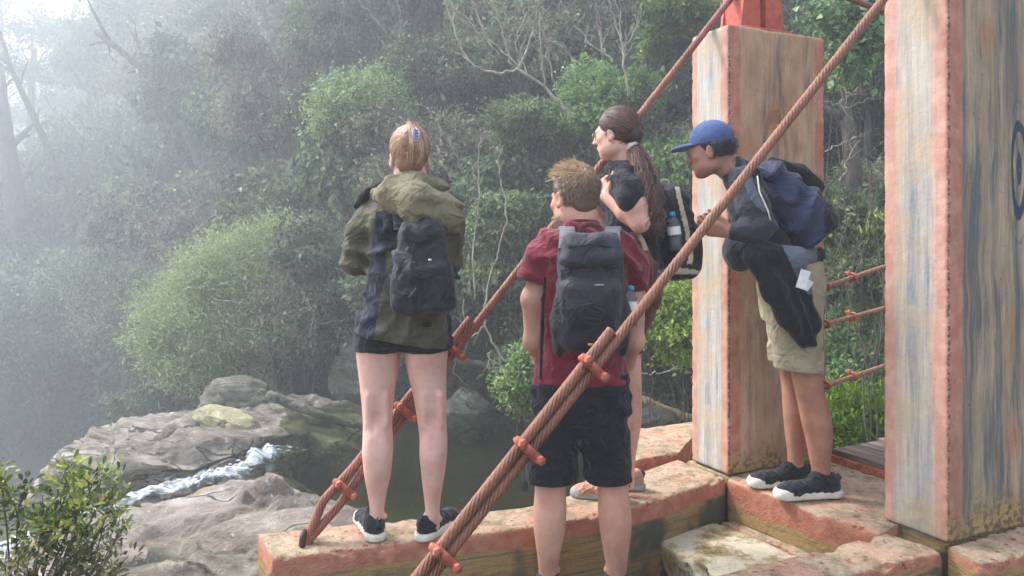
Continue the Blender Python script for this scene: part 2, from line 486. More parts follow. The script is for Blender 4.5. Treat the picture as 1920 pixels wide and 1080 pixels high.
def beam_paint(name, top, band=.085, seed=0.0):
    """worn painted concrete beam: bare mottled top, salmon band under the top edge, brown green grain below"""
    t = NT(name); c = t.coord(); x, y, z = t.sep(c)
    geo = t.n.new("ShaderNodeNewGeometry"); nz = t.sep(geo.outputs['Normal'])[2]
    wob = t.noise(c, 7, 4)
    dz = t.math('ADD', t.math('SUBTRACT', top, z), t.math('MULTIPLY', t.math('SUBTRACT', wob, .5), .05))
    grain = t.noise(t.comb(t.math('MULTIPLY', t.math('ADD', x, seed), 1.3), t.math('MULTIPLY', y, 1.3), t.math('MULTIPLY', z, 26)), 2.2, 5, .6)
    low = t.ramp(grain, [(.3, sr(112, 98, 70)), (.5, sr(172, 142, 92)), (.62, sr(134, 122, 90)), (.75, sr(84, 82, 70))])
    low = t.mix(t.step(t.noise(c, 2.6, 3), .5, .62), low, sr(84, 84, 72))
    sal = t.mix(t.step(t.noise(c, 14, 5), .35, .7), sr(172, 108, 84), sr(190, 134, 110))
    side = t.mix(t.step(dz, band, band + .02), sal, low)
    tn = t.noise(c, 9, 8, .7); tn2 = t.noise(c, 42, 5, .65)
    topc = t.ramp(tn, [(.32, sr(112, 100, 82)), (.44, sr(158, 140, 114)), (.56, sr(192, 170, 144)), (.7, sr(150, 136, 114))])
    topc = t.mix(t.math('MULTIPLY', t.step(t.noise(c, 3.4, 6, .7), .46, .6), .8), topc, t.mix(t.step(tn2, .4, .6), sr(184, 130, 106), sr(200, 156, 134)))
    topc = t.mix(t.math('MULTIPLY', t.step(tn2, .6, .68), .7), topc, sr(96, 92, 78))
    col = t.mix(t.step(nz, .55, .8), side, topc)
    chip = t.math('MULTIPLY', t.step(t.noise(c, 26, 4, .6), .6, .66), t.math('SUBTRACT', 1.0, t.step(dz, .012, .05)))
    col = t.mix(chip, col, t.mix(t.step(tn2, .4, .6), sr(176, 84, 58), sr(120, 66, 48)))
    gr = t.noise(c, 170, 4, .7); col = t.mix(t.math('MULTIPLY', t.step(gr, .56, .66), .45), col, sr(84, 72, 58))
    vr = t.voro(t.mapping(c, (1, 1, 1), (seed, 1, 2)), 2.6, 'DISTANCE_TO_EDGE'); vr = t.math('ADD', vr, t.math('MULTIPLY', t.math('SUBTRACT', t.noise(c, 5, 6, .7), .5), .5))
    ck = t.math('SUBTRACT', 1.0, t.step(t.math('ABSOLUTE', vr), .0, .012)); col = t.mix(t.math('MULTIPLY', t.math('MULTIPLY', ck, .4), t.step(nz, .5, .8)), col, sr(66, 54, 44))
    h = t.math('SUBTRACT', t.math('ADD', t.math('ADD', tn2, t.math('MULTIPLY', tn, .8)), t.math('MULTIPLY', gr, .3)), t.math('MULTIPLY', ck, .15))
    return t.done(col, .85, t.bump(h, .014, 1.0), Specular_IOR_Level=.25)

def rock_mat(name, a, b, c_, moss=0.0, dirn=(0, .5, .3), band=5.0):
    t = NT(name); c = t.coord()
    m = t.mapping(c, (1, 1, 2.2), (0, 0, 0), dirn)
    n1 = t.noise(m, 1.6, 8, .65, .6); n2 = t.noise(c, 14, 8, .7); bn = t.noise(t.mapping(c, (.8, .8, band * 1.3), (0, 0, 0), dirn), 1.5, 9, .68, .3); n3 = t.noise(c, 55, 5, .7)
    col = t.ramp(n1, [(.34, a), (.5, b), (.64, c_)])
    col = t.mix(t.math('MULTIPLY', t.step(t.noise(c, 5, 6, .7), .5, .6), .45), col, tuple(v * .62 for v in b))
    col = t.mix(t.math('MULTIPLY', t.step(bn, .5, .66), .55), col, tuple(v * .5 for v in a))
    col = t.mix(t.step(n2, .58, .72), col, tuple(min(1, v * 1.35) for v in c_))
    wv = t.n.new('ShaderNodeVectorMath'); wv.operation = 'MULTIPLY_ADD'; t.l.new(t.noise_c(c, 1.1, 4), wv.inputs[0]); wv.inputs[1].default_value = (1.5, 1.5, 1.5); t.l.new(t.mapping(c, (1, 2.1, 2.4), (3, 1, 2), dirn), wv.inputs[2])
    vr = t.voro(wv.outputs[0], .95, 'DISTANCE_TO_EDGE')
    vr = t.math('ADD', vr, t.math('MULTIPLY', t.math('SUBTRACT', n2, .5), .12))
    crack = t.math('SUBTRACT', 1.0, t.step(vr, .0, .035))
    crack = t.math('MULTIPLY', crack, t.step(n1, .46, .54))
    col = t.mix(t.math('MULTIPLY', crack, .8), col, tuple(v * .25 for v in a))
    col = t.mix(t.math('MULTIPLY', t.step(n3, .6, .72), .6), col, tuple(v * .4 for v in a))
    if moss:
        col = t.mix(t.math('MULTIPLY', t.step(t.noise(c, 2.3, 6, .7), .52, .62), moss), col, sr(86, 92, 52))
    h = t.math('ADD', t.math('ADD', t.math('MULTIPLY', n2, .7), t.math('MULTIPLY', bn, .35)), t.math('SUBTRACT', t.math('MULTIPLY', n3, .35), t.math('MULTIPLY', crack, .6)))
    return t.done(col, .82, t.bump(h, .09, 1.0), Specular_IOR_Level=.35)

def leaf_mat(name, dark, mid, light, trans=.3, rough=.5, old=None):
    m = bpy.data.materials.new(name); m.use_nodes = True
    t = NT.__new__(NT); t.m = m; t.n = m.node_tree.nodes; t.l = m.node_tree.links; t.p = t.n["Principled BSDF"]
    a = t.attr('tint'); r = t.rnd()
    col = t.ramp(a, [(0.0, dark), (.5, mid), (1.0, light)])
    hs = t.n.new("ShaderNodeHueSaturation"); t.l.new(col, hs.inputs['Color'])
    t.l.new(t.math('ADD', .475, t.math('MULTIPLY', r, .05)), hs.inputs['Hue'])
    r2 = t.math('FRACT', t.math('MULTIPLY', r, 37.7))
    t.l.new(t.math('ADD', .75, t.math('MULTIPLY', r2, .45)), hs.inputs['Saturation'])
    r3 = t.math('FRACT', t.math('MULTIPLY', r, 91.3))
    t.l.new(t.math('ADD', .7, t.math('MULTIPLY', r3, .65)), hs.inputs['Value'])
    t.l.new(hs.outputs[0], t.p.inputs['Base Color'])
    t.p.inputs['Roughness'].default_value = rough
    t.p.inputs['Specular IOR Level'].default_value = .4
    tr = t.n.new("ShaderNodeBsdfTranslucent"); t.l.new(hs.outputs[0], tr.inputs['Color'])
    mx = t.n.new("ShaderNodeMixShader"); mx.inputs[0].default_value = trans
    t.l.new(t.p.outputs[0], mx.inputs[1]); t.l.new(tr.outputs[0], mx.inputs[2])
    t.l.new(mx.outputs[0], t.n["Material Output"].inputs['Surface'])
    return m

def bark_mat(name, a, b, sc=8):
    t = NT(name); c = t.coord(); m = t.mapping(c, (1, 1, .35))
    n = t.noise(m, sc, 7, .7, .5); n2 = t.noise(c, 3, 4)
    col = t.mix(t.step(n, .35, .65), a, b)
    col = t.mix(t.math('MULTIPLY', t.step(n2, .5, .65), .5), col, tuple(v * .6 for v in a))
    return t.done(col, .9, t.bump(n, .02, .9))
# ------------------------------------------------------------------ ground, water, sky air
TH = R(25.0)
CU, SU = math.cos(TH), math.sin(TH)
N1 = (1.10, 3.93)
def BR(u, v, z=0.0):
    """bridge frame (u along the span, v across it, origin at the inner corner of the farther pillar) -> place"""
    return Vector((N1[0] + u * CU - v * SU, N1[1] + u * SU + v * CU, z))

WATER_Z = -1.3
def prof(a):
    A = [-3, -1.2, -.66, -.50, -.40, -.30, -.18, 0, .234, .44, 1.0, 3]
    F = np.interp(a, A, [60, 44, 34, 27, 21, 16.0, 12.2, 11.2, 10.6, 9.6, 9.5, 9.5])
    zb = np.interp(a, A, [-9, -9, -8, -7.0, -5.0, -2.2, -1.5, -1.5, -1.5, -1.5, -1.5, -1.5])
    sl = np.interp(a, A, [.3, .32, .36, .5, .75, .95, 1.15, 1.25, 1.3, 1.3, 1.2, 1.2])
    return F, zb, sl
def height(x, y):
    x = np.asarray(x, float); y = np.asarray(y, float)
    a = x / np.maximum(y, 2.0)
    F, zb, sl = prof(a)
    t = y - F
    hill = zb + sl * np.maximum(t, 0) + np.minimum(np.maximum(t, 0), 1.0) * .5
    hill = np.minimum(hill, 26 + .1 * t)
    # near side: platform under the beams, then the bed of the pool
    bed = -2.9 + 0 * x
    near = np.interp(y, [-10, 3.9, 4.6, 5.6, 6.6, 8.0, 60], [-.42, -.42, -.75, -1.25, -1.6, -2.05, -2.3])
    gl = np.clip((-a - .30) / .18, 0, 1) * np.clip((y - 9.0) / 6.0, 0, 1)
    near = near + (zb - near) * gl
    near = near - np.clip((-x - 3.2) / 2.5, 0, 1) * np.clip((y - 3.0) / 4, 0, 1) * np.interp(x, [-9, -5], [1.6, .6])
    near = near - .75 * np.clip((-x - 1.05) / .5, 0, 1) * np.clip((5.5 - y) / 1.5, 0, 1)
    h = np.where(t > 0, hill, np.where(t > -2.0, near + (zb - near) * np.clip((t + 2) / 2, 0, 1), near))
    amp = np.interp(y, [0, 6, 12, 60], [.02, .08, .35, 1.2])
    return h + amp * fbm(x * .35, y * .35, 0 * x, 4, 3) + .3 * amp * fbm(x * 1.7, y * 1.7, 0 * x, 3, 9)

def spaced(lo, hi, n, c, w):
    t = np.linspace(-1, 1, n); s = np.sinh(t * w) / np.sinh(w)
    return np.where(s < 0, c + s * (c - lo), c + s * (hi - c))
_gx = spaced(-110, 80, 300, -1, 3.0); _gy = spaced(-8, 130, 300, 7, 2.6)
_X, _Y = np.meshgrid(_gx, _gy, indexing='ij')
_Z = height(_X, _Y)
_i = np.arange(299)[:, None] * 300 + np.arange(299)[None, :]
_Q = np.stack([_i, _i + 300, _i + 301, _i + 1], -1).reshape(-1, 4)
def ground_material():
    t = NT('forest_floor'); c = t.coord(); z = t.sep(c)[2]
    n = t.noise(c, 1.1, 8, .7); n2 = t.noise(c, 16, 6, .7)
    soil = t.ramp(n, [(.35, sr(38, 34, 28)), (.5, sr(58, 52, 40)), (.65, sr(46, 52, 34))])
    soil = t.mix(t.step(n2, .55, .7), soil, sr(96, 88, 70))
    bedc = t.mix(t.step(n2, .35, .6), sr(150, 118, 62), sr(110, 92, 56))
    deep = t.mix(t.step(n, .4, .6), sr(70, 76, 48), sr(44, 56, 42))  # bed darkens with depth: light lost in the water put into its colour
    bed = t.mix(t.step(z, -2.2, -1.6), deep, bedc)
    near = t.math('MULTIPLY', t.math('SUBTRACT', 1.0, t.step(t.sep(c)[1], 8.6, 10.0)), t.step(z, -3.6, -3.2))
    col = t.mix(t.math('MULTIPLY', near, t.math('SUBTRACT', 1.0, t.step(z, -1.1, -.8))), soil, bed)
    return t.done(col, .95, t.bump(n2, .06, .8), Specular_IOR_Level=.15)
g = link('ground', np_mesh('ground', np.stack([_X, _Y, _Z], -1).reshape(-1, 3), _Q, [ground_material()]))
tag(g, kind='structure')

def water_material():
    m = bpy.data.materials.new('pool_water'); m.use_nodes = True
    t = NT.__new__(NT); t.m = m; t.n = m.node_tree.nodes; t.l = m.node_tree.links; t.p = t.n["Principled BSDF"]
    c = t.coord(); n = t.noise(t.mapping(c, (1, 1.6, 1)), 2.4, 5, .6, .4); n2 = t.noise(c, 11, 3)
    b = t.bump(t.math('ADD', n, t.math('MULTIPLY', n2, .3)), .05, .35)
    gl = t.n.new("ShaderNodeBsdfGlossy"); gl.inputs['Roughness'].default_value = .06; t.l.new(b, gl.inputs['Normal'])
    tr = t.n.new("ShaderNodeBsdfTransparent"); tr.inputs['Color'].default_value = (.74, .80, .60, 1)
    fr = t.n.new("ShaderNodeFresnel"); fr.inputs['IOR'].default_value = 1.33; t.l.new(b, fr.inputs['Normal'])
    mx = t.n.new("ShaderNodeMixShader"); t.l.new(fr.outputs[0], mx.inputs[0]); t.l.new(tr.outputs[0], mx.inputs[1]); t.l.new(gl.outputs[0], mx.inputs[2])
    t.l.new(mx.outputs[0], t.n["Material Output"].inputs['Surface'])
    return m
_wx = np.linspace(-4.6, 9, 60); _wy = np.linspace(5.0, 12.6, 40)
_WX, _WY = np.meshgrid(_wx, _wy, indexing='ij')
_wl = np.interp(_WY, [5, 7, 8.5, 10.5, 12.6], [-1.9, -2.2, -2.7, -4.2, -4.4]); _WX = _wl + (_WX + 4.6) / 13.6 * (9 - _wl)
_wi = np.arange(59)[:, None] * 40 + np.arange(39)[None, :]
wq = np.stack([_wi, _wi + 40, _wi + 41, _wi + 1], -1).reshape(-1, 4)
w = link('pool_water', np_mesh('pool_water', np.stack([_WX, _WY, 0 * _WX + WATER_Z], -1).reshape(-1, 3), wq, [water_material()]))
tag(w, kind='structure')

def foam_material():
    t = NT('white_water'); c = t.coord()
    n = t.noise(t.mapping(c, (1.2, 3.5, 1.2)), 3.2, 7, .68, .6)
    col = t.mix(t.step(n, .44, .56), sr(116, 126, 128), sr(214, 222, 226))
    e = t.math('ADD', t.attr('tint'), t.math('MULTIPLY', t.math('SUBTRACT', t.noise(c, 7, 6, .75), .5), 1.6))
    t.l.new(t.math('SUBTRACT', 1.0, t.step(e, .50, .85)), t.p.inputs['Alpha'])
    t.p.inputs['Subsurface Weight'].default_value = 0.0
    return t.done(col, .35, t.bump(n, .06, .9))

# cascade: white water leaving the pool to the left and dropping
def ribbon(name, mid, widths, mat, lump=.08, n=120, k=26, seed=0):
    P = np.array([list(p) for p in mid], float); s = np.linspace(0, len(P) - 1, n)
    def ip(col): return np.interp(s, np.arange(len(P)), col)
    C = np.stack([ip(P[:, 0]), ip(P[:, 1]), ip(P[:, 2])], 1); Wd = ip(np.array(widths, float))
    for _ in range(6): C[1:-1] = (C[:-2] + C[2:] + 2 * C[1:-1]) / 4
    T = np.gradient(C, axis=0); T[:, 2] = 0; T /= np.linalg.norm(T, axis=1)[:, None]
    Nn = np.stack([-T[:, 1], T[:, 0], 0 * T[:, 0]], 1)
    q = np.linspace(-1, 1, k)
    ww = Wd[:, None] * (1 + .35 * vnoise(s[:, None] * 2.1 + 0 * q, np.sign(q)[None, :] * 3.0 + 0 * s[:, None], 0 * q[None, :] + s[:, None] * 0, 4))
    V = C[:, None, :] + Nn[:, None, :] * (q[None, :, None] * ww[:, :, None])
    V[:, :, 2] += lump * fbm(V[:, :, 0] * 4, V[:, :, 1] * 4, V[:, :, 2] * 4, 4, seed) + .09 * (1 - q[None, :] ** 2) - .10 * (np.abs(q[None, :]) > .9)
    i = np.arange(n - 1)[:, None] * k + np.arange(k - 1)[None, :]
    Q = np.stack([i, i + k, i + k + 1, i + 1], -1).reshape(-1, 4)
    o = link(name, np_mesh(name, V.reshape(-1, 3), Q, [mat], attr={'tint': np.broadcast_to(np.abs(q)[None], (n, k)).ravel()})); return o
foam = foam_material()
o = ribbon('cascade_water', [W(505, 858, 8.9), W(470, 868, 8.5), W(432, 886, 8.1), W(405, 890, 8.0), W(370, 905, 8.0), W(300, 920, 7.9), W(215, 950, 7.7), W(130, 990, 7.4), W(30, 1030, 7.2), W(-90, 1100, 7.0), W(-260, 1220, 6.8)],
           [.12, .20, .26, .08, .16, .12, .20, .32, .42, .5, .6], foam, .20)
tag(o, kind='structure')

def splash():
    rs = np.random.RandomState(9); b = MB()
    for i in range(260):
        c = [(505, 858, 8.9), (455, 876, 8.3), (432, 886, 8.1), (520, 850, 9.2), (370, 903, 8.0), (540, 846, 9.4)][rs.randint(6)]
        p = W(c[0] + rs.randn() * 11, c[1] + rs.randn() * 4, c[2] + rs.randn() * .05); p.z += abs(rs.randn()) * .015; r = rs.uniform(.006, .022)
        b.tube([p - Vector((r * 1.6, 0, 0)), p + Vector((0, 0, r * .3)), p + Vector((r * 1.6, 0, 0))], [r * .4, r, r * .4], 6, flat=.6)
    return b
o = splash().link('foam', plain_foam if False else foam, None); tag(o, kind='stuff')
# ------------------------------------------------------------------ rocks
RK_GREY = rock_mat('grey_stream_rock', sr(86, 80, 72), sr(156, 146, 132), sr(204, 196, 182))
RK_PINK = rock_mat('pinkish_granite', sr(112, 98, 88), sr(172, 158, 146), sr(210, 200, 190))
RK_TAN = rock_mat('tan_rock', sr(142, 124, 98), sr(182, 162, 130), sr(204, 188, 160))
RK_PALE = rock_mat('pale_lichen_rock', sr(134, 130, 96), sr(196, 190, 150), sr(222, 218, 190))
RK_STRIPE = rock_mat('banded_rock', sr(80, 78, 70), sr(150, 142, 126), sr(196, 188, 170), 0, (.5, .3, .2), 9)
RK_DARK = rock_mat('dark_rock', sr(40, 40, 40), sr(66, 64, 62), sr(98, 94, 88), .5)  # darkest of the rock tones, with green moss patches
RK_GR2 = rock_mat('mossy_grey_rock', sr(84, 82, 72), sr(130, 126, 112), sr(170, 166, 150), .5)

def rock(label, c, size, rot=(0, 0, 0), seed=0, mat=RK_GREY, p=2.6, rough=.2, strata=.045, res=120, cat='rock', group=None, name='rock'):
    th = np.linspace(0, 2 * np.pi, res, endpoint=False); ph = np.linspace(.02, np.pi - .02, res * 2 // 3)
    T, P_ = np.meshgrid(th, ph, indexing='ij')
    D = np.stack([np.cos(T) * np.sin(P_), np.sin(T) * np.sin(P_), np.cos(P_)], -1)
    r = (np.abs(D) ** p).sum(-1) ** (-1 / p)
    D = D * r[..., None]
    S = np.array(size)
    V = D * S
    f = fbm(D[..., 0] * 1.3 + seed, D[..., 1] * 1.3, D[..., 2] * 1.3, 2, seed)
    ms = float(S.mean())
    g_ = 1 - np.abs(fbm(V[..., 0] * 1.1 / ms + 3 + seed, V[..., 1] * 1.1 / ms, V[..., 2] * 2.5 / ms, 5, seed + 5))
    lay = np.abs(((V[..., 2] + .35 * V[..., 0] * .6 + .5 * f * ms) / (ms * .28)) % 1.0 - .5) * 2
    amp = 1 + rough * 1.6 * f + rough * .9 * (g_ - .75) - strata * np.clip(.25 - lay, 0, 1) * 4
    V = V * amp[..., None]
    V *= (1 + .035 * (1 - 2 * np.abs(fbm(V[..., 0] * 3.2 / ms, V[..., 1] * 3.2 / ms, V[..., 2] * 7 / ms, 4, seed + 8))))[..., None]
    V[..., 2] += .03 * ms * fbm(V[..., 0] * 6 / ms, V[..., 1] * 6 / ms, V[..., 2] * 6 / ms, 3, seed + 2)
    if strata > .04:
        st_ = ms * .17; zq = V[..., 2] + .22 * V[..., 0] + .12 * V[..., 1] + .5 * st_ * fbm(V[..., 0] * 2 / ms, V[..., 1] * 2 / ms, 0 * V[..., 2], 3, seed + 4)
        fr_ = zq / st_ - np.floor(zq / st_); V[..., 2] += .75 * st_ * (np.clip((fr_ - .62) / .3, 0, 1) - fr_)
    k = len(ph); n = res
    i = np.arange(n)[:, None] * k + np.arange(k - 1)[None, :]; i2 = ((np.arange(n) + 1) % n)[:, None] * k + np.arange(k - 1)[None, :]
    Q = np.stack([i, i + 1, i2 + 1, i2], -1).reshape(-1, 4)
    V = V.reshape(-1, 3)
    V = np.concatenate([V, V[::k].mean(0)[None], V[k - 1::k].mean(0)[None]])
    tp = [[n * k, a * k, ((a + 1) % n) * k] for a in range(n)] + [[n * k + 1, ((a + 1) % n) * k + k - 1, a * k + k - 1] for a in range(n)]
    me = np_mesh(name, V, [Q, np.array(tp)], [mat])
    o = bpy.data.objects.new(name, me); COL.objects.link(o)
    o.location = c; o.rotation_euler = rot
    return tag(o, label, cat, group)

rock('broad grey rock slab sloping into mist left of the pool', W(360, 850, 10.1) + Vector((-.1, 0, -.36)), (1.42, 1.65, .72), (-.03, -.08, -.35), 3, RK_GREY, 3.2, .2, .09, 230)
rock('low dark rock shelf at the foot of the misty slab, behind the white water', W(400, 905, 8.9) + Vector((.0, 0.2, -.35)), (1.05, .55, .42), (0, .1, .1), 8, RK_GREY, 2.6, .2, .05, 90)
rock('pale yellowish boulder lying on the grey slab', W(425, 812, 9.9) + Vector((0, 0, .06)), (.42, .25, .19), (0, .28, -.1), 5, RK_PALE, 2.8, .2, .02, 90)
rock('small grey boulder beside the pale yellowish boulder', W(345, 818, 9.7) + Vector((0, 0, .06)), (.24, .2, .15), (0, .1, .3), 15, RK_GREY, 2.8, .2, .02, 60)
rock('grey boulder under the round pale green bush', W(440, 752, 11.8) + Vector((0, 0, -.02)), (.5, .4, .33), (0, .1, .3), 12, RK_GR2, 2.8, .2, .04, 90)
rock('long grey rock bank across the pool beyond the first hiker', W(560, 800, 11.4) + Vector((.0, .3, -.2)), (1.15, .8, .48), (0, .12, -.2), 7, RK_GREY, 2.8, .22, .07, 120)
rock('large pinkish grey boulder in the left foreground', W(345, 1010, 5.2) + Vector((-.05, .05, -.50)), (1.0, 1.2, .56), (.05, -.10, .35), 21, RK_PINK, 3.0, .2, .07, 230)
rock('tan flat rock at the near edge of the pool', W(435, 935, 6.6) + Vector((0, 0, -.17)), (.42, .34, .2), (0, .14, -.3), 9, RK_TAN, 2.9, .16, .04, 100)
rock('rough dark rock below the end of the beam', W(395, 1078, 3.95) + Vector((-.02, .05, -.12)), (.62, .5, .27), (0, 0, .4), 31, RK_STRIPE, 2.4, .34, .08, 150)
rock('banded grey rock just behind the beam near the anchored cable', W(590, 955, 5.2) + Vector((.0, 0, -.14)), (.37, .26, .2), (.1, .18, -.3), 17, RK_STRIPE, 2.5, .2, .08, 110)
rock('reddish flat rock between the banded rock and the beam', W(540, 990, 4.2) + Vector((-.0, .1, -.16)), (.5, .35, .16), (0, .03, .3), 27, RK_PINK, 2.8, .15, .03, 100)
rock('pale pointed rock on the far bank between the two front hikers', W(872, 775, 11.4) + Vector((0, 0, -.12)), (.36, .3, .46), (0, .5, .1), 11, RK_GR2, 2.5, .2, .05, 80)
rock('dark rock face across the pool behind the maroon shirt', W(1010, 745, 12.3) + Vector((0, 0.4, -.3)), (1.6, .8, 1.0), (0, 0, .1), 13, RK_DARK, 2.6, .2, .06, 110)
rock('dark rock face across the pool left of the farther pillar', W(1240, 700, 11.8) + Vector((0, .3, -.2)), (1.1, .7, 1.1), (0, 0, -.2), 14, RK_DARK, 2.6, .2, .06, 110)
rock('dark rock face behind the legs of the first hiker', W(745, 715, 12.8) + Vector((0, .3, .0)), (1.0, .7, .85), (0, 0, .1), 16, RK_GR2, 2.6, .24, .06, 110)
rock('small mossy stone behind the pink ledge', W(1228, 818, 7.2) + Vector((0, 0, -.02)), (.15, .12, .075), (0, 0, .2), 18, RK_GR2, 2.5, .2, .03, 60)
rock('small pale stone against the foot of the farther pillar', W(1283, 822, 6.8), (.085, .1, .09), (0, .1, .2), 19, RK_PALE, 2.5, .2, .03, 60)
rock('dark round stone beyond the small mossy stone', W(1215, 795, 8.6) + Vector((0, 0, -.02)), (.33, .25, .17), (0, 0, .4), 23, RK_DARK, 2.5, .2, .03, 60)

def beam_strip(name, label, front, back, z0, z1, mat, group=None, rnd=.018, chip=.010, top_tilt=0.0, cat='beam', seed=0):
    """poured beam between a front and a back edge line given in plan"""
    Fp = np.array(front, float); Bp = np.array(back, float)
    L = np.linalg.norm(np.diff(Fp, axis=0), axis=1); tF = np.concatenate([[0], np.cumsum(L)]) / L.sum()
    Lb = np.linalg.norm(np.diff(Bp, axis=0), axis=1); tB = np.concatenate([[0], np.cumsum(Lb)]) / Lb.sum()
    n = max(8, int(L.sum() / .012)); s = np.linspace(0, 1, n)
    FX = np.stack([np.interp(s, tF, Fp[:, 0]), np.interp(s, tF, Fp[:, 1])], 1); BX = np.stack([np.interp(s, tB, Bp[:, 0]), np.interp(s, tB, Bp[:, 1])], 1)
    for A in (FX, BX):
        for _ in range(30): A[1:-1] = (A[:-2] + A[2:] + 2 * A[1:-1]) / 4
    H = z1 - z0; Wm = np.linalg.norm(FX - BX, axis=1).mean()
    prof_ = []
    for q in np.linspace(0, 1, max(4, int(H / .014))): prof_.append((0.0, z0 + (H - rnd) * q))
    for q in (30, 60): prof_.append((rnd * (1 - math.cos(R(q))) / Wm, z1 - rnd + rnd * math.sin(R(q))))
    for q in np.linspace(rnd / Wm, 1 - rnd / Wm, max(4, int(Wm / .014))): prof_.append((q, z1))
    for q in (60, 30): prof_.append((1 - rnd * (1 - math.cos(R(q))) / Wm, z1 - rnd + rnd * math.sin(R(q))))
    for q in np.linspace(1, 0, 6): prof_.append((1.0, z0 + (H - rnd) * q))
    Pf = np.array(prof_); k = len(Pf)
    V = np.zeros((n, k, 3))
    V[:, :, :2] = FX[:, None, :] * (1 - Pf[None, :, 0:1]) + BX[:, None, :] * Pf[None, :, 0:1]
    V[:, :, 2] = Pf[None, :, 1]
    X, Y, Z = V[..., 0], V[..., 1], V[..., 2]
    ed = np.minimum(np.abs(Pf[:, 0]), np.abs(1 - Pf[:, 0])) * Wm
    edge = np.exp(-((z1 - Z) ** 2 + (ed[None, :]) ** 2) / .025 ** 2)
    nb = np.clip(fbm(X * 14, Y * 14, Z * 14, 4, seed + 1) - .05, 0, 1)
    inw = ((FX + BX) / 2)[:, None, :] - V[:, :, :2]; inw = inw / (np.linalg.norm(inw, axis=-1, keepdims=True) + 1e-6)
    mv = edge * nb * chip * 7 + .0035 * fbm(X * 9, Y * 9, Z * 9, 3, seed + 2)
    V[:, :, :2] += inw * mv[..., None]; V[:, :, 2] -= edge * nb * chip * 5 - .004 * fbm(X * 6, Y * 6, Z * 6, 3, seed)
    i = np.arange(n - 1)[:, None] * k + np.arange(k - 1)[None, :]
    Q = np.stack([i, i + k, i + k + 1, i + 1], -1).reshape(-1, 4)
    VV = V.reshape(-1, 3)
    # end caps as fans
    c0 = V[0].mean(0); c1 = V[-1].mean(0); VV = np.concatenate([VV, [c0, c1]])
    Tr = [[n * k, a, a + 1] for a in range(k - 1)] + [[n * k, k - 1, 0]] + [[n * k + 1, (n - 1) * k + a + 1, (n - 1) * k + a] for a in range(k - 1)] + [[n * k + 1, (n - 1) * k, (n - 1) * k + k - 1]]
    o = link(name, np_mesh(name, VV, [Q, np.array(Tr)], [mat]), loc=(FX[0][0], FX[0][1], 0.0))
    return tag(o, label, cat, group)

BM1 = beam_paint('worn_beam_paint', 0.0, .07)
BM2 = beam_paint('worn_crossbeam_paint', 0.0, .115, 3.0)
beam_strip('concrete_beam', 'long low painted concrete beam running left from the farther pillar, the first hiker standing on it',
           [(-.90, 2.915), (.085, 3.234), (.50, 3.43), (1.075, 3.90)], [(-1.04, 3.17), (-.21, 3.40), (.09, 3.49), (.45, 3.80), (.90, 4.24)], -.42, 0.0, BM1, chip=.008)
B2 = beam_strip('concrete_beam', 'concrete cross beam between the two pillars with the man in the cap standing on it',
           [(1.082, 3.885), (1.50, 3.165)], [BR(.70, .30)[:2], BR(.70, -.72)[:2]], -.42, -.004, BM2, chip=.006, seed=5)
beam_strip('concrete_ledge', 'thin tan concrete ledge along the foot of the cross beam', [(1.035, 3.84), (1.40, 3.20)], [(1.16, 3.86), (1.53, 3.22)], -.42, -.20, beam_paint('ledge_paint', -.20, .0, 7.0), cat='ledge', seed=8)
beam_strip('concrete_beam', 'low concrete beam running from the foot of the nearer pillar to the bottom edge',
           [(.35, 2.38), (1.22, 2.77), (1.655, 2.975)], [(.30, 2.56), (.73, 2.765), (1.52, 3.16)], -.42, .004, beam_paint('front_beam_paint', 0.0, .035, 11.0), chip=.012, seed=9)
beam_strip('concrete_beam', 'short concrete beam on the right of the dark gap under the nearer pillar',
           [(1.735, 2.86), (2.9, 3.40)], [(1.715, 3.04), (2.75, 3.62)], -.42, -.004, beam_paint('right_beam_paint', 0.0, .035, 15.0), chip=.010, seed=13)
beam_strip('concrete_ledge', 'pink topped concrete ledge behind the long beam, left of the farther pillar',
           [(.42, 4.02), (.93, 4.30)], [(.58, 4.75), (1.30, 5.1)], -.6, .02, beam_paint('rear_ledge_paint', .02, .09, 19.0), cat='ledge', chip=.006, seed=15)

for (u0, u1, v0, v1, zt, nm, sd_) in ((.004, .70, .0, .34, -.006, 'farther', 31), (.215, .90, -1.04, -.72, -.006, 'nearer', 33)):
    q = [BR(u0, v0), BR(u1, v0), BR(u0, v1), BR(u1, v1)]
    beam_strip('pillar_footing', 'concrete footing under the %s pillar' % nm, [q[0][:2], q[1][:2]], [q[2][:2], q[3][:2]], -.42, zt, beam_paint('footing_paint_' + nm, zt, -.03, sd_), cat='footing', chip=.004, seed=sd_)
def block_mat():
    t = NT('limewashed_mortar'); c = t.coord(); n = t.noise(c, 7, 8, .7); n2 = t.noise(c, 40, 5, .7)
    col = t.ramp(n, [(.3, sr(96, 78, 44)), (.42, sr(168, 150, 108)), (.52, sr(214, 206, 184)), (.7, sr(196, 184, 150))])
    col = t.mix(t.step(n2, .6, .7), col, sr(88, 76, 50))
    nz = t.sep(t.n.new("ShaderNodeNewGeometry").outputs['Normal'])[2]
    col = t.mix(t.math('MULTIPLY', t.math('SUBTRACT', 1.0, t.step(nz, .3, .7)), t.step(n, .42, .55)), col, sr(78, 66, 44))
    return t.done(col, .9, t.bump(t.math('ADD', n, t.math('MULTIPLY', n2, .5)), .03, .9))
beam_strip('mortar_block', 'rough limewashed mortar block in the pit between the beams', [(.833, 3.19), (.645, 3.70)], [(1.34, 3.36), (1.04, 3.84)], -.46, -.2, block_mat(), cat='block', chip=.03, rnd=.03, seed=21)

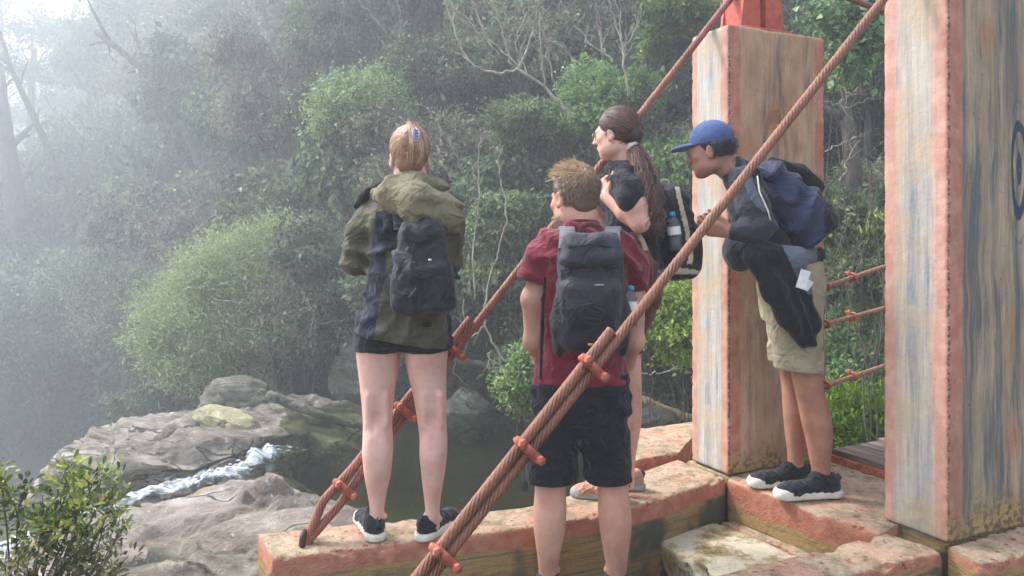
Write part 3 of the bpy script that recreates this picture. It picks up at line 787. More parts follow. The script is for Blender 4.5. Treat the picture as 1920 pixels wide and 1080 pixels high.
# ------------------------------------------------------------------ pillars
def pillar(label, u0, v0, hx, hy, z1, mat, zb=0.0):
    zc = (z1 + zb) / 2; hz = (z1 - zb) / 2
    S = SDF((-hx - .03, -hy - .03, -hz - .02), (hx + .03, hy + .03, hz + .03), .0095)
    S.box((0, 0, 0), (hx, hy, hz), .012, k=0)
    def fn(X, Y, Z):
        e = np.minimum(hx - np.abs(X), hy - np.abs(Y)); ed = np.exp(-(np.maximum(hx - np.abs(X), 0) ** 2 + np.maximum(hy - np.abs(Y), 0) ** 2) / .014 ** 2)
        ed2 = np.exp(-((hz - Z) ** 2) / .03 ** 2)
        r = .0015 * fbm(X * 22, Y * 22, Z * 22, 3, 2) + ed * .016 * np.clip(vnoise(X * 40, Y * 40, Z * 60, 4) - .1, 0, 1)
        return r + ed2 * .012 * np.clip(fbm(X * 9, Y * 9, Z * 9, 3, 6) + .1, 0, 1)
    S.disp(fn, .03)
    V, Q = S.surf()
    o = bpy.data.objects.new('pillar', np_mesh('pillar', V, Q, [mat])); COL.objects.link(o)
    o.location = BR(u0 + hx, v0 + hy, zc); o.rotation_euler = (0, 0, TH)
    return tag(o, label, 'pillar', 'painted bridge pillars')
PM1 = painted_wood('far_pillar_paint', .334, .15, 1.15, 2.0, 0.0, [(-.02, -.15, .49, .12, .36, .35)], .075, .51, (186, 146, 114))
PM2 = painted_wood('near_pillar_paint', .33, .15, 1.75, 5.3, 0.0, [(.115, -.15, -.257, .075, .29, 1.0), (-.33, -.005, -.42, .036, .12, .6)], .085, .45, (144, 126, 100))
def pale_side(m, pale_amt):
    """narrow faces paler: blue white paint, with the sky light on them mixed into the colour"""
    t = NT.__new__(NT); t.m = m; t.n = m.node_tree.nodes; t.l = m.node_tree.links; t.p = t.n["Principled BSDF"]
    src = t.p.inputs['Base Color'].links[0].from_socket
    c = t.coord(); nrm = t.n.new("ShaderNodeTexCoord").outputs['Normal']
    nx = t.math('ABSOLUTE', t.sep(nrm)[0]); x, y, z = t.sep(c)
    g = t.noise(t.comb(x, t.math('MULTIPLY', y, 26), t.math('MULTIPLY', z, 1.1)), 1.7, 6, .65)
    g2 = t.noise(t.comb(x, t.math('MULTIPLY', y, 7), t.math('MULTIPLY', z, .8)), 2.1, 4, .6)
    p = t.mix(t.step(g, .38, .6), sr(200, 196, 186), sr(162, 166, 166))
    p = t.mix(t.math('MULTIPLY', t.step(g2, .52, .66), t.step(g, .4, .52)), p, sr(132, 144, 158))
    p = t.mix(t.math('MULTIPLY', t.step(t.noise(c, 3.1, 5, .65), .42, .6), .75), p, sr(190, 172, 144))
    wob = t.noise(t.comb(x, y, t.math('MULTIPLY', z, .5)), 9, 3)
    ed = t.math('ADD', t.math('SUBTRACT', .15, t.math('ABSOLUTE', y)), t.math('MULTIPLY', t.math('SUBTRACT', wob, .5), .04))
    inside = t.step(ed, .045, .062)
    f = t.math('MULTIPLY', t.math('MULTIPLY', t.step(nx, .6, .9), inside), pale_amt)
    col = t.mix(f, src, p)  # pale paint and sky light of these faces, together in one colour
    sal = t.mix(t.step(t.noise(c, 12, 5), .35, .7), sr(190, 144, 126), sr(206, 166, 150))
    col = t.mix(t.math('MULTIPLY', t.math('MULTIPLY', t.step(nx, .6, .9), t.math('SUBTRACT', 1.0, inside)), .7), col, sal)
    t.l.new(col, t.p.inputs['Base Color'])
pale_side(PM1, .85); pale_side(PM2, .6)
pillar('farther square concrete pillar painted like timber, red steel bracket on top', 0, 0, .334, .15, 2.3, PM1)
pillar('nearer square concrete pillar at the right edge, with a large painted wood knot', .19, -1.06, .33, .15, 3.5, PM2)

# ------------------------------------------------------------------ saddles on the pillars
def metal_paint(name, a, b, rough=.55):
    t = NT(name); c = t.coord(); n = t.noise(c, 30, 6, .7); n2 = t.noise(c, 7, 3)
    col = t.mix(t.step(n, .42, .62), a, b); col = t.mix(t.math('MULTIPLY', t.step(n2, .55, .65), .5), col, tuple(v * .6 for v in b))
    return t.done(col, rough, t.bump(n, .003, .8))
RED = metal_paint('red_oxide_steel', sr(190, 84, 58), sr(168, 72, 50))
def saddle(label, u, v, z):
    c = BR(u, v, z); root = empty('cable_saddle', c, label, 'bracket', 'steel saddles on the pillars', TH)
    b = MB(); b.box((0, 0, .008), (.17, .12, .008)); o = b.link('base_plate', RED, None); o.parent = root
    for y in (-.075, .075):
        b = MB()
        for pr in ([(-.15, .016), (-.018, .016), (-.022, .46), (-.07, .46), (-.12, .26)], [(.018, .016), (.15, .016), (.12, .26), (.07, .46), (.022, .46)]):
            V = [(x, y - .009, q) for x, q in pr] + [(x, y + .009, q) for x, q in pr]; k = len(pr)
            b.add(V, Q=[[i, (i + 1) % k, k + (i + 1) % k, k + i] for i in range(k)] + [[0, 3, 2, 1], [k, k + 1, k + 2, k + 3]], T=[[0, 4, 3], [k, k + 3, k + 4]])
        o = b.link('side_plate', RED, None, smooth=False); o.parent = root
    for x in (-.135, -.026, .026, .135):
        b = MB(); b.box((x * .93, 0, .14), (.006, .067, .124)); o = b.link('web_plate', RED, None, smooth=False); o.parent = root
    b = MB(); b.tube([(0, -.066, .33), (0, .066, .33)], .055, 20); b.tube([(0, -.1, .33), (0, .1, .33)], .02, 12)
    o = b.link('roller', RED, None); o.parent = root
    return root
saddle('red steel saddle bracket on top of the farther pillar', .29, .15, 2.3)
saddle('red steel saddle bracket on top of the nearer pillar, above the picture', .52, -.91, 3.5)

# ------------------------------------------------------------------ cables
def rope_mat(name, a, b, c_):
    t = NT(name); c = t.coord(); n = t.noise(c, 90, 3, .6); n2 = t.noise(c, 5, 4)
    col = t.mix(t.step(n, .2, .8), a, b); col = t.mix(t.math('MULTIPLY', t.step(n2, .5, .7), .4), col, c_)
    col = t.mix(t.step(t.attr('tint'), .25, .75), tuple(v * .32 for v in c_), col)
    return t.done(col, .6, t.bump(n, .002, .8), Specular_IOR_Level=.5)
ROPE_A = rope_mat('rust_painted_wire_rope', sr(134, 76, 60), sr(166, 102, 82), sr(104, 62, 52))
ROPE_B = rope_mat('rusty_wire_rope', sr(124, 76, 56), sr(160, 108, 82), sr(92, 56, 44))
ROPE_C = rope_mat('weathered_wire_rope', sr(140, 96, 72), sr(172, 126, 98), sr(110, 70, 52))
CLAMP = metal_paint('salmon_painted_clamp', sr(192, 108, 84), sr(150, 76, 56), .55)
def rope(mb, pts, r, twist=22.0, lobes=8, n=40, depth=.22, step=.005):
    P = np.array([list(p) for p in pts], float)
    L = np.linalg.norm(np.diff(P, axis=0), axis=1); s = np.concatenate([[0], np.cumsum(L)]); m = max(6, int(s[-1] / step))
    t = np.linspace(0, s[-1], m); C = np.stack([np.interp(t, s, P[:, i]) for i in range(3)], 1)
    for _ in range(8 if len(P) > 2 else 0): C[1:-1] = (C[:-2] + C[2:] + 2 * C[1:-1]) / 4
    T = np.gradient(C, axis=0); T /= np.linalg.norm(T, axis=1)[:, None]
    N = np.cross(T, [0, 0, 1.0]); N /= np.linalg.norm(N, axis=1)[:, None] + 1e-9; Bn = np.cross(T, N)
    ang = np.arange(n) / n * 2 * np.pi
    lob = np.abs(np.cos(lobes / 2 * (ang[None, :] + twist * t[:, None]))) ** .7; rr = r * (1 - depth + depth * 1.15 * lob)
    V = C[:, None, :] + rr[..., None] * (np.cos(ang)[None, :, None] * N[:, None, :] + np.sin(ang)[None, :, None] * Bn[:, None, :])
    i = np.arange(m - 1)[:, None]; j = np.arange(n)[None, :]
    Q = np.stack([i * n + j, i * n + (j + 1) % n, (i + 1) * n + (j + 1) % n, (i + 1) * n + j], -1).reshape(-1, 4)
    V = np.concatenate([V.reshape(-1, 3), C[:1], C[-1:]])
    Tr = [[m * n, (q + 1) % n, q] for q in range(n)] + [[m * n + 1, (m - 1) * n + q, (m - 1) * n + (q + 1) % n] for q in range(n)]
    mb.add(V, Q=Q, T=Tr, a=np.concatenate([lob.ravel(), [.5, .5]]))

def clamp_mesh(gap, r):
    """u-bolt wire rope clip round two ropes: a bowed saddle, the bolt and two nuts (local x = across the pair, z = along the rope)"""
    b = MB(); a = gap / 2 + r * 1.15
    pts = [(-a, -r * 2.1, 0), (-a, 0, 0)] + [(-a * math.cos(R(q)), r * 1.35 * math.sin(R(q)) + 0, 0) for q in range(15, 180, 15)] + [(a, 0, 0), (a, -r * 2.1, 0)]
    b.tube(pts, r * .42, 10)
    bolt = b.mesh('u_bolt', [CLAMP])
    b = MB(); b.tube([(-a - r * .9, -r * 1.25, 0), (-a, -r * 1.5, 0), (0, -r * 1.25, 0), (a, -r * 1.5, 0), (a + r * .9, -r * 1.25, 0)], [r * .5, r * .8, r * .72, r * .8, r * .5], 12)
    sad = b.mesh('clip_saddle', [CLAMP])
    b = MB(); b.tube([(0, -r * 2.9, 0), (0, -r * 2.1, 0)], r * .72, 6); nut = b.mesh('nut', [CLAMP], smooth=False)
    return bolt, sad, nut, a
def eye_bolt(root, A, D, mat):
    b = MB(); c = Vector((0, 0, .02))
    b.tube([c + Vector((0, .034 * math.cos(a), .028 * math.sin(a))) for a in np.linspace(0, 6.283, 17)], .011, 8); b.tube([(0, 0, -.05), (0, 0, .0)], .016, 10)
    o = b.link('anchor_eye', mat, None); o.parent = root
def clamps(root, pts, d, side, gap, r, flip=1):
    meshes = clamp_mesh(gap, r)
    for p in pts:
        z = Vector(d).normalized(); x = (Vector(side) - z * Vector(side).dot(z)).normalized(); y = z.cross(x) * flip
        if flip < 0: x = -x
        M = Matrix((x, y, z)).transposed()
        e = empty('clamp', Vector(p) - root.location); e.rotation_euler = M.to_euler(); e.parent = root
        for nm, me in (('u_bolt', meshes[0]), ('clip_saddle', meshes[1])):
            o = bpy.data.objects.new(nm, me); COL.objects.link(o); o.parent = e
        for sx in (-1, 1):
            o = bpy.data.objects.new('nut', meshes[2]); COL.objects.link(o); o.parent = e; o.location = (sx * meshes[3], 0, 0)

A1 = Vector((-.82, 3.05, 0.0)); T1 = Vector((1.304, 4.185, 2.66))
A2 = Vector((-.416, 2.32, 0.0)); T2 = Vector((1.929 + .02, 3.33, 2.69 + 1.2))
# the nearer cable: fixed by its photographed line, which rises to the taller pillar's saddle
def on_line(A, D, px):
    """point of the line A + t D seen in the photograph column px"""
    k = (px - 960) / FPX
    t = (k * A.y - A.x) / (D.x - k * D.y)
    return A + D * t
D2 = Vector((2.345, .985, 0)); 
def z_on(px, py, A, D):
    p = on_line(A, D, px); return EYE + (HOR - py) * p.y / FPX
pa = on_line(A2, D2, 837); pa.z = z_on(837, 1045, A2, D2)
pb = on_line(A2, D2, 1340); pb.z = z_on(1340, 418, A2, D2)
pc = on_line(A2, D2, 1655); pc.z = z_on(1655, 0, A2, D2)
dcab = (pc - pa)
A2 = pa - dcab * ((pa.z + .30) / dcab.z)
T2 = pa + dcab * ((3.85 - pa.z) / dcab.z)
T2 = Vector((T2.x, T2.y, 3.85))
def cable(label, A, T, span, mat, clampx, gap, r, twist, endx, loop):
    D = T - A; root = empty('suspension_cable', A, label, 'cable', 'main suspension cables')
    side = Vector((-D.x, -D.y, (D.x ** 2 + D.y ** 2) / D.z)).normalized()     # up and to the left, across the pair
    b = MB(); far = T + Vector(span)
    l0 = A + D.normalized() * loop
    rope(b, [A + side * -.004, A + D.normalized() * loop * .6 - side * r * .9, l0 - side * r * .4, l0 + D.normalized() * .12, T, T + Vector((span[0] * .06, span[1] * .06, .02)), far], r, twist)
    b.link('wire_rope', mat, root)
    b = MB(); e = on_line(A, D, endx) + side * gap
    rope(b, [A - D.normalized() * .04, A + D.normalized() * .03 + side * .004, A + D.normalized() * loop * .5 + side * r * 2.9, l0 + side * gap, l0 + side * gap + D.normalized() * .15, e], r, twist)
    b.link('dead_end', mat, root)
    eye_bolt(root, A, D, mat)
    s2 = D.normalized().cross(Vector((0, 1, 0))).normalized()
    clamps(root, [on_line(A, D, x) + side * gap / 2 for x in clampx], D, side, gap, r * 1.2, -1)
    return root
sp = Vector((CU, SU, 0))
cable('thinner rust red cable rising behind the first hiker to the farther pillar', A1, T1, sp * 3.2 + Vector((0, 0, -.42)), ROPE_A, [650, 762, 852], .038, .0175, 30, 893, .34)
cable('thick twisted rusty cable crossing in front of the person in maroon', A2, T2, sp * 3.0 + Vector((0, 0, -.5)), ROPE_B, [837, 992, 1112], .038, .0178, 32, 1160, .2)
# hand ropes of the bridge
for lab, y0, y1 in (('top', 540, 500), ('middle', 610, 578), ('lowest', 726, 686)):
    p0 = W(1540, y0, 4.28); p1 = W(1658, y1, 4.50); d = p1 - p0
    root = empty('hand_rope', p0, '%s of the three rusty hand ropes between the pillars' % lab, 'rope', 'bridge hand ropes')
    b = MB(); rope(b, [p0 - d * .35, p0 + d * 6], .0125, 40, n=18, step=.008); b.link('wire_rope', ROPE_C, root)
    clamps(root, [p0 + d * q for q in (.08, .50)], d, Vector((0, 0, 1)), .0, .017)
# deck boards
PLK = NT('deck_board'); _c = PLK.coord(); _g = PLK.noise(PLK.mapping(_c, (14, 1.2, 14)), 3, 6, .65)
PLK = PLK.done(PLK.mix(PLK.step(_g, .35, .65), sr(88, 72, 64), sr(138, 118, 106)), .8, PLK.bump(_g, .006, .8))
_rg = random.Random(4)
for i in range(14):
    b = MB(); b.box((0, 0, 0), (.088, .44, .019))
    o = b.link('deck_board', PLK, None, smooth=False); o.location = BR(.80 + i * .192, -.44 + _rg.uniform(-.02, .02), .045 + i * .004); o.rotation_euler = (0, _rg.uniform(-.02, .02), TH + _rg.uniform(-.02, .02))
    md = o.modifiers.new('b', 'BEVEL'); md.width = .005; md.segments = 2
    ordn = ['first', 'second', 'third', 'fourth', 'fifth', 'sixth', 'seventh', 'eighth', 'ninth', 'tenth', 'eleventh', 'twelfth', 'thirteenth', 'fourteenth']
    tag(o, '%s dark brown deck board of the bridge, counted from the cross beam' % ordn[i], 'board', 'bridge deck boards')
b = MB(); b.box((0, 0, 0), (.012, .45, .018)); o = b.link('steel_angle', CLAMP, None, smooth=False); o.location = BR(.70 + .004, -.42, .012); o.rotation_euler = (0, 0, TH)
tag(o, 'orange painted steel angle along the first deck board', 'angle bar')
for vv, nm in ((-.86, 'near'), (-.02, 'far')):
    b = MB(); b.tube([BR(.78, vv, .0), BR(3.6, vv, .06)], .022, 10); o = b.link('deck_cable', ROPE_C, loc=BR(.78, vv, 0))
    tag(o, 'rusty cable carrying the deck boards on the %s side' % nm, 'cable', 'deck cables')
# ------------------------------------------------------------------ people
def skin_mat(name, a, b, red=sr(196, 120, 104), bumpy=.0015):
    t = NT(name); c = t.coord(); n = t.noise(c, 9, 4); n2 = t.noise(c, 55, 4, .6)
    col = t.mix(t.step(n, .35, .68), a, b); col = t.mix(t.math('MULTIPLY', t.step(n2, .5, .75), .28), col, red)
    t.p.inputs['Subsurface Weight'].default_value = .12; t.p.inputs['Subsurface Radius'].default_value = (.02, .008, .004); t.p.inputs['Subsurface Scale'].default_value = .6
    n3 = t.noise(c, 190, 3, .6); n4 = t.noise(c, 22, 5, .6)
    col = t.mix(t.math('MULTIPLY', t.step(n4, .52, .68), .22), col, tuple(v * .72 for v in a)); col = t.mix(t.math('MULTIPLY', t.step(n3, .62, .7), .25), col, tuple(v * .6 for v in a))
    return t.done(col, .58, t.bump(t.math('ADD', n2, t.math('MULTIPLY', n3, .3)), bumpy * 1.4, .8), Specular_IOR_Level=.33)
SK1 = skin_mat('fair_skin', sr(206, 160, 146), sr(218, 178, 164))
SK2 = skin_mat('tanned_fair_skin', sr(188, 138, 118), sr(204, 158, 138), sr(176, 110, 90))
SK3 = skin_mat('tan_skin', sr(160, 112, 92), sr(182, 134, 112), sr(140, 92, 76))
SK4 = skin_mat('light_skin', sr(204, 154, 136), sr(220, 176, 158))
OLIVE = fabric('olive_jacket_cloth', sr(82, 79, 62), .8, .10, 700, 9, .1, .02)
OLIVE_L = fabric('pale_olive_hood_cloth', sr(116, 110, 84), .8, .12, 700, 9, .1, .02)
BLACKC = fabric('black_cloth', sr(25, 26, 32), .85, .25, 900, 11, .12, .018)
NAVYC = fabric('navy_panel_cloth', sr(34, 38, 56), .8)
PACKB = fabric('black_pack_nylon', sr(30, 33, 40), .55, .25, 1200, 10, .1, .015)
PACKG = fabric('dark_grey_pack_nylon', sr(52, 55, 61), .6, .2, 1200, 9, .1, .012)
PACKG2 = fabric('grey_pack_strap', sr(108, 108, 112), .7, .2, 1200, 12)
PACKN = fabric('navy_pack_nylon', sr(40, 50, 80), .6, .3, 1200, 8, .1, .02)
MAROON = fabric('maroon_shirt_cloth', sr(120, 32, 48), .85, .2, 900, 9, .25, .016)
BROWNM = fabric('brown_maroon_knit', sr(96, 50, 46), .9, .25)
CHAR = fabric('charcoal_jersey', sr(50, 56, 64), .85, .18, 900, 9, .15, .016)
KHAKI = fabric('khaki_cotton', sr(176, 166, 138), .85, .12, 900, 11, .1, .014)
GREYJ = fabric('blue_grey_lining', sr(96, 104, 118), .7, .2)
BEIGE = fabric('beige_webbing', sr(190, 176, 152), .8, .12)
TEAL = fabric('teal_sock_knit', sr(40, 72, 92), .9)
CAPB = fabric('blue_cap_cotton', sr(72, 92, 138), .85, .14, 900, 16, .1, .006)
def plain(name, col, rough=.5, **kw):
    t = NT(name); c = t.coord(); n = t.noise(c, 40, 3); return t.done(t.mix(t.step(n, .3, .7), tuple(v * .85 for v in col), col), rough, t.bump(n, .001, .4), **kw)
SOLE = plain('off_white_rubber', sr(214, 208, 194), .7)
SOLE_G = plain('grey_rubber', sr(150, 150, 146), .7)
UPPER = fabric('black_shoe_mesh', sr(30, 34, 42), .8, .25, 1500, 20)
UPPER_T = fabric('pink_tan_shoe_mesh', sr(186, 138, 116), .8, .15, 1500, 20)
LACE = plain('dark_lace', sr(50, 56, 66), .8)
PLW = plain('white_paper', sr(232, 232, 226), .7)
BLUECAP = plain('blue_plastic', sr(30, 150, 190), .35)
def clear_mat():
    t = NT('bottle_plastic'); t.p.inputs['Transmission Weight'].default_value = .85; t.p.inputs['IOR'].default_value = 1.3
    return t.done(sr(190, 206, 214), .12)
CLEAR = clear_mat()
EYEW = plain('eye_white', sr(220, 214, 206), .25); EYED = plain('eye_dark', sr(50, 36, 28), .2)
def hair_mat(name, dark, mid, light):
    t = NT(name); a = t.attr('tint'); c = t.coord(); n = t.noise(t.mapping(c, (60, 60, 18)), 3, 4)
    col = t.ramp(a, [(0, dark), (.5, mid), (1, light)]); col = t.mix(t.math('MULTIPLY', t.step(n, .4, .65), .4), col, dark)
    return t.done(col, .42, t.bump(n, .004, .8), Specular_IOR_Level=.5)
H_BLON = hair_mat('dark_blond_hair', sr(136, 98, 74), sr(190, 150, 120), sr(226, 196, 164))
H_SAND = hair_mat('sandy_hair', sr(116, 88, 62), sr(176, 140, 102), sr(226, 194, 150))
H_FADE = hair_mat('short_brown_hair', sr(98, 78, 62), sr(132, 106, 82), sr(168, 140, 110))
H_BRWN = hair_mat('brown_hair', sr(52, 34, 30), sr(100, 66, 56), sr(150, 106, 88))
H_BLK = hair_mat('black_hair', sr(18, 15, 14), sr(34, 28, 25), sr(58, 48, 40))

def rows(d, rr):
    """photo rows (py, centre px, half width px, depth offset, half depth m) -> loft nodes"""
    out = []
    for (py, cx, hw, dy, ry) in rr:
        dd = d + dy; p = W(cx, py, dd); out.append((p.z, p.x, dd, hw * dd / FPX, ry))
    return out
class Frame:
    def __init__(s, c, yaw, pitch=0, roll=0, k=1.0):
        s.c = np.array(list(c), float); s.M = rotm(yaw, pitch, roll); s.k = k
    def __call__(s, x, y, z): return s.c + s.M @ (np.array([x, y, z]) * s.k)
    def ell(s, S, c, r, k=.02, op='u', rot=None):
        M = s.M if rot is None else s.M @ rot
        S.ell(s(*c), np.array(r) * s.k, M, k, op)
    def cone(s, S, a, b, ra, rb, k=.01, op='u'): S.cone(s(*a), s(*b), ra * s.k, rb * s.k, k, op)
def head(S, F):
    F.ell(S, (0, -.016, .036), (.074, .094, .086), .02)
    F.ell(S, (0, .03, -.03), (.058, .060, .082), .03)
    F.ell(S, (0, .060, -.098), (.024, .024, .020), .035)
    for s in (-1, 1):
        F.ell(S, (s * .040, .018, -.068), (.022, .046, .030), .03)
        F.ell(S, (s * .044, .064, -.022), (.018, .016, .016), .02)
    F.ell(S, (0, .082, .020), (.046, .014, .011), .02)
    for s in (-1, 1): F.ell(S, (s * .031, .098, .001), (.016, .013, .010), .012, 's')
    for s in (-1, 1): F.ell(S, (s * .031, .079, .000), (.013, .013, .012), .003)
    F.cone(S, (0, .088, .008), (0, .112, -.028), .008, .0115, .014)
    for s in (-1, 1): F.ell(S, (s * .013, .099, -.032), (.008, .010, .007), .006)
    F.ell(S, (0, .088, -.056), (.023, .011, .0055), .006); F.ell(S, (0, .087, -.068), (.020, .011, .006), .006)
    for s in (-1, 1):
        rt = rotm(s * -.35, -.15, 0)
        F.ell(S, (s * .078, -.006, -.010), (.0085, .020, .032), .006, 'u', rt)
        F.ell(S, (s * .086, -.002, -.006), (.006, .010, .018), .005, 's', rt)
        F.ell(S, (s * .076, .004, -.036), (.007, .009, .010), .006)
def hand(S, wrist, dirv, palm, side, curl=.5, k=1.0, curls=None, thumb=.6):
    """wrist -> palm -> five fingers; dirv along the hand, palm = normal of the palm side, side = towards the thumb"""
    w = np.array(list(wrist), float); d = np.array(list(dirv), float); d /= np.linalg.norm(d)
    n = np.array(list(palm), float); n -= d * (n @ d); n /= np.linalg.norm(n); t = np.cross(n, d)
    if t @ np.array(list(side), float) < 0: t = -t
    q = lambda a, b, c: w + (d * a + t * b + n * c) * k
    for b_, L in ((.024, .088), (.006, .092), (-.012, .088), (-.028, .080)):
        S.cone(q(.0, b_ * .55, 0), q(L, b_, 0), .0145 * k, .0115 * k, .012)
    S.cone(q(.01, .012, .004), q(.055, .026, .010), .016 * k, .013 * k, .014)
    cs = curls or [curl] * 4
    for (b_, L0, lens, r), cu in zip(((.026, .088, (.040, .025, .020), .0088), (.008, .092, (.045, .028, .021), .0090), (-.011, .088, (.042, .026, .020), .0086), (-.028, .079, (.032, .020, .018), .0078)), cs):
        p = q(L0, b_, 0); ang = 0
        for i, l in enumerate(lens):
            ang += cu * (.9, 1.1, .7)[i]
            e = p + (d * math.cos(ang) + n * math.sin(ang) + t * b_ * 1.2) * l * k
            S.cone(p, e, r * (1 - .06 * i) * k, r * (.92 - .08 * i) * k, .003); p = e
    p = q(.022, .030, .006); ang = thumb
    for l, r0, r1, f in ((.038, .0125, .0105, 1.0), (.030, .0102, .0092, .75), (.024, .0092, .0075, .5)):
        e = p + (d * math.cos(ang * f) * 1 + t * math.sin(ang * f) + n * .45 * (1.2 - f)) * l * k
        S.cone(p, e, r0 * k, r1 * k, .004); p = e
def folds(axis, wl, amp, seed=0, warp=1.2, sharp=1.0):
    ax = np.array(axis, float); ax /= np.linalg.norm(ax)
    def fn(X, Y, Z):
        w = fbm(X * 5, Y * 5, Z * 5, 2, seed) * 1.6 + fbm(X * 13, Y * 13, Z * 13, 2, seed + 1) * .35
        s_ = np.sin((X * ax[0] + Y * ax[1] + Z * ax[2]) * 6.283 / (wl * 1.35) + w * 5)
        m = np.clip(vnoise(X * 6 + 3, Y * 6, Z * 6, seed + 3) * 1.5 + .3, 0, 1)
        return amp * .85 * m * (1 - 2 * (.5 + .5 * s_) ** 1.5)
    return fn
def lumps(fr, amp, seed=0):
    return lambda X, Y, Z: amp * fbm(X * fr, Y * fr, Z * fr, 3, seed)
def pxof(X, Y): return 960 + FPX * X / Y
def pyof(Y, Z): return HOR - (Z - EYE) * FPX / Y

def calves(S, d, xs, ky, cy, ay, k):
    """hamstring tendons, the hollow behind the knee, the two heads of the calf, the achilles tendon"""
    for i, x in enumerate(xs):
        o = 1 if i == 0 else -1                    # towards the other leg
        for s_ in (-1, 1):
            S.cone(W(x + s_ * 17 * k, ky - 48, d - .050), W(x + s_ * 19 * k, ky + 6, d - .040), .012 * k, .009 * k, .022)
        S.ell(W(x, ky + 2, d - .080 * k), (.020, .022, .032), None, .025, 's')
        S.cone(W(x - 18 * k, ky + 1, d - .078), W(x + 18 * k, ky + 4, d - .078), .0055, .0055, .008, 's')
        S.ell(W(x + o * 11 * k, cy + 2, d - .044 * k), (.026 * k, .026 * k, .070 * k), None, .022)
        S.ell(W(x - o * 12 * k, cy - 10, d - .040 * k), (.024 * k, .026 * k, .060 * k), None, .022)
        S.cone(W(x, cy + 62, d - .030), W(x, ay + 10, d - .012), .012, .010, .02)
        S.ell(W(x + o * 14, ay + 8, d + .01), (.011, .012, .012), None, .012); S.ell(W(x - o * 14, ay + 13, d + .01), (.011, .012, .012), None, .012)
def build_shoe(upper, sole, name, accent=None):
    S = SDF((-.07, -.17, -.01), (.07, .19, .15), .0045)
    S.ell((0, -.088, .050), (.036, .045, .050), None, .02); S.cone((0, -.07, .045), (0, .07, .034), .040, .038, .02)
    S.ell((.004, .095, .030), (.043, .055, .030), None, .03); S.cone((0, -.085, .07), (0, -.035, .082), .033, .033, .02)
    S.ell((0, -.070, .125), (.026, .045, .042), None, .008, 's'); S.cut((0, 0, .012), (0, 0, -1))
    S.disp(lambda X, Y, Z: .0015 * np.sin((Y * .8 + Z) * 240) * (Z < .06))
    up = np_mesh('shoe', *S.surf(), [upper])
    S = SDF((-.07, -.17, -.01), (.07, .19, .06), .0045)
    for y0, y1, r0, r1 in ((-.10, -.02, .043, .038), (-.02, .10, .038, .047)):
        S.cone((0, y0, .018), (0.003, y1, .018), r0, r1, .02)
    S.ell((.003, .12, .02), (.040, .036, .03), None, .02); S.cut((0, 0, .037), (0, -.06, 1)); S.cut((0, 0, .002), (0, 0, -1))
    S.disp(lambda X, Y, Z: .0007 * np.sin(Y * 150 + Z * 90))
    so = np_mesh('sole', *S.surf(), [sole])
    b = MB()
    for i in range(6):
        y = -.005 + i * .014; z = .083 - i * .007 - .001 * i * i
        b.tube([(-.020, y, z - .006), (0, y + .003, z + .001), (.020, y, z - .006)], .0022, 5)
        b.tube([(-.018, y, z - .004), (.018, y + .012, z - .008)], .0018, 5)
    b.tube([(0, -.006, .085), (.02, .0, .088), (.025, .012, .078), (0, -.004, .084)], .0018, 5); b.tube([(0, -.006, .085), (-.02, .0, .088), (-.025, .012, .078), (0, -.004, .084)], .0018, 5)
    la = b.mesh('laces', [LACE])
    b = MB(); b.tube([(0, -.128, .058), (0, -.134, .078), (0, -.124, .094)], [.006, .009, .005], 6, flat=.5); tab = b.mesh('heel_tab', [accent or LACE])
    return up, so, la, tab
SHOE_B = build_shoe(UPPER, SOLE, 'black'); SHOE_T = build_shoe(UPPER_T, SOLE_G, 'tan')
def put_shoe(root, ms, loc, yaw, k=1.0, pitch=0.0):
    """loc = point of the ground under the ankle"""
    o = bpy.data.objects.new('shoe', ms[0]); COL.objects.link(o); o.parent = root
    off = Matrix.Rotation(yaw, 3, 'Z') @ Vector((0, .065 * k, 0))
    o.location = Vector(loc) + off - root.location; o.rotation_euler = (pitch, 0, yaw); o.scale = (k, k, k)
    for nm, me in zip(('sole', 'laces', 'heel_tab'), ms[1:]):
        c = bpy.data.objects.new(nm, me); COL.objects.link(c); c.parent = o
def strands(name, paths, nrm, width, mat, root, seed=0, tints=None):
    """paths (n,k,3), nrm (n,k,3) outward"""
    n, k, _ = paths.shape; rs = np.random.RandomState(seed)
    T = np.gradient(paths, axis=1); T /= np.linalg.norm(T, axis=2, keepdims=True) + 1e-9
    Sd = np.cross(T, nrm); Sd /= np.linalg.norm(Sd, axis=2, keepdims=True) + 1e-9
    w = width * (.6 + .8 * rs.rand(n, 1, 1)) * np.interp(np.linspace(0, 1, k), [0, .15, .8, 1], [.5, 1, .9, .15])[None, :, None]
    V = np.stack([paths - Sd * w, paths + Sd * w], 2).reshape(-1, 3)
    b = (np.arange(n) * k * 2)[:, None] + (np.arange(k - 1) * 2)[None, :]
    Q = np.stack([b, b + 1, b + 3, b + 2], -1).reshape(-1, 4)
    tt = np.clip(rs.rand(n) * .75 + .1 + .15 * rs.randn(n), 0, 1) if tints is None else tints
    return link(name, np_mesh(name, V, Q, [mat], None, True, {'tint': np.repeat(tt, k * 2)}), root)
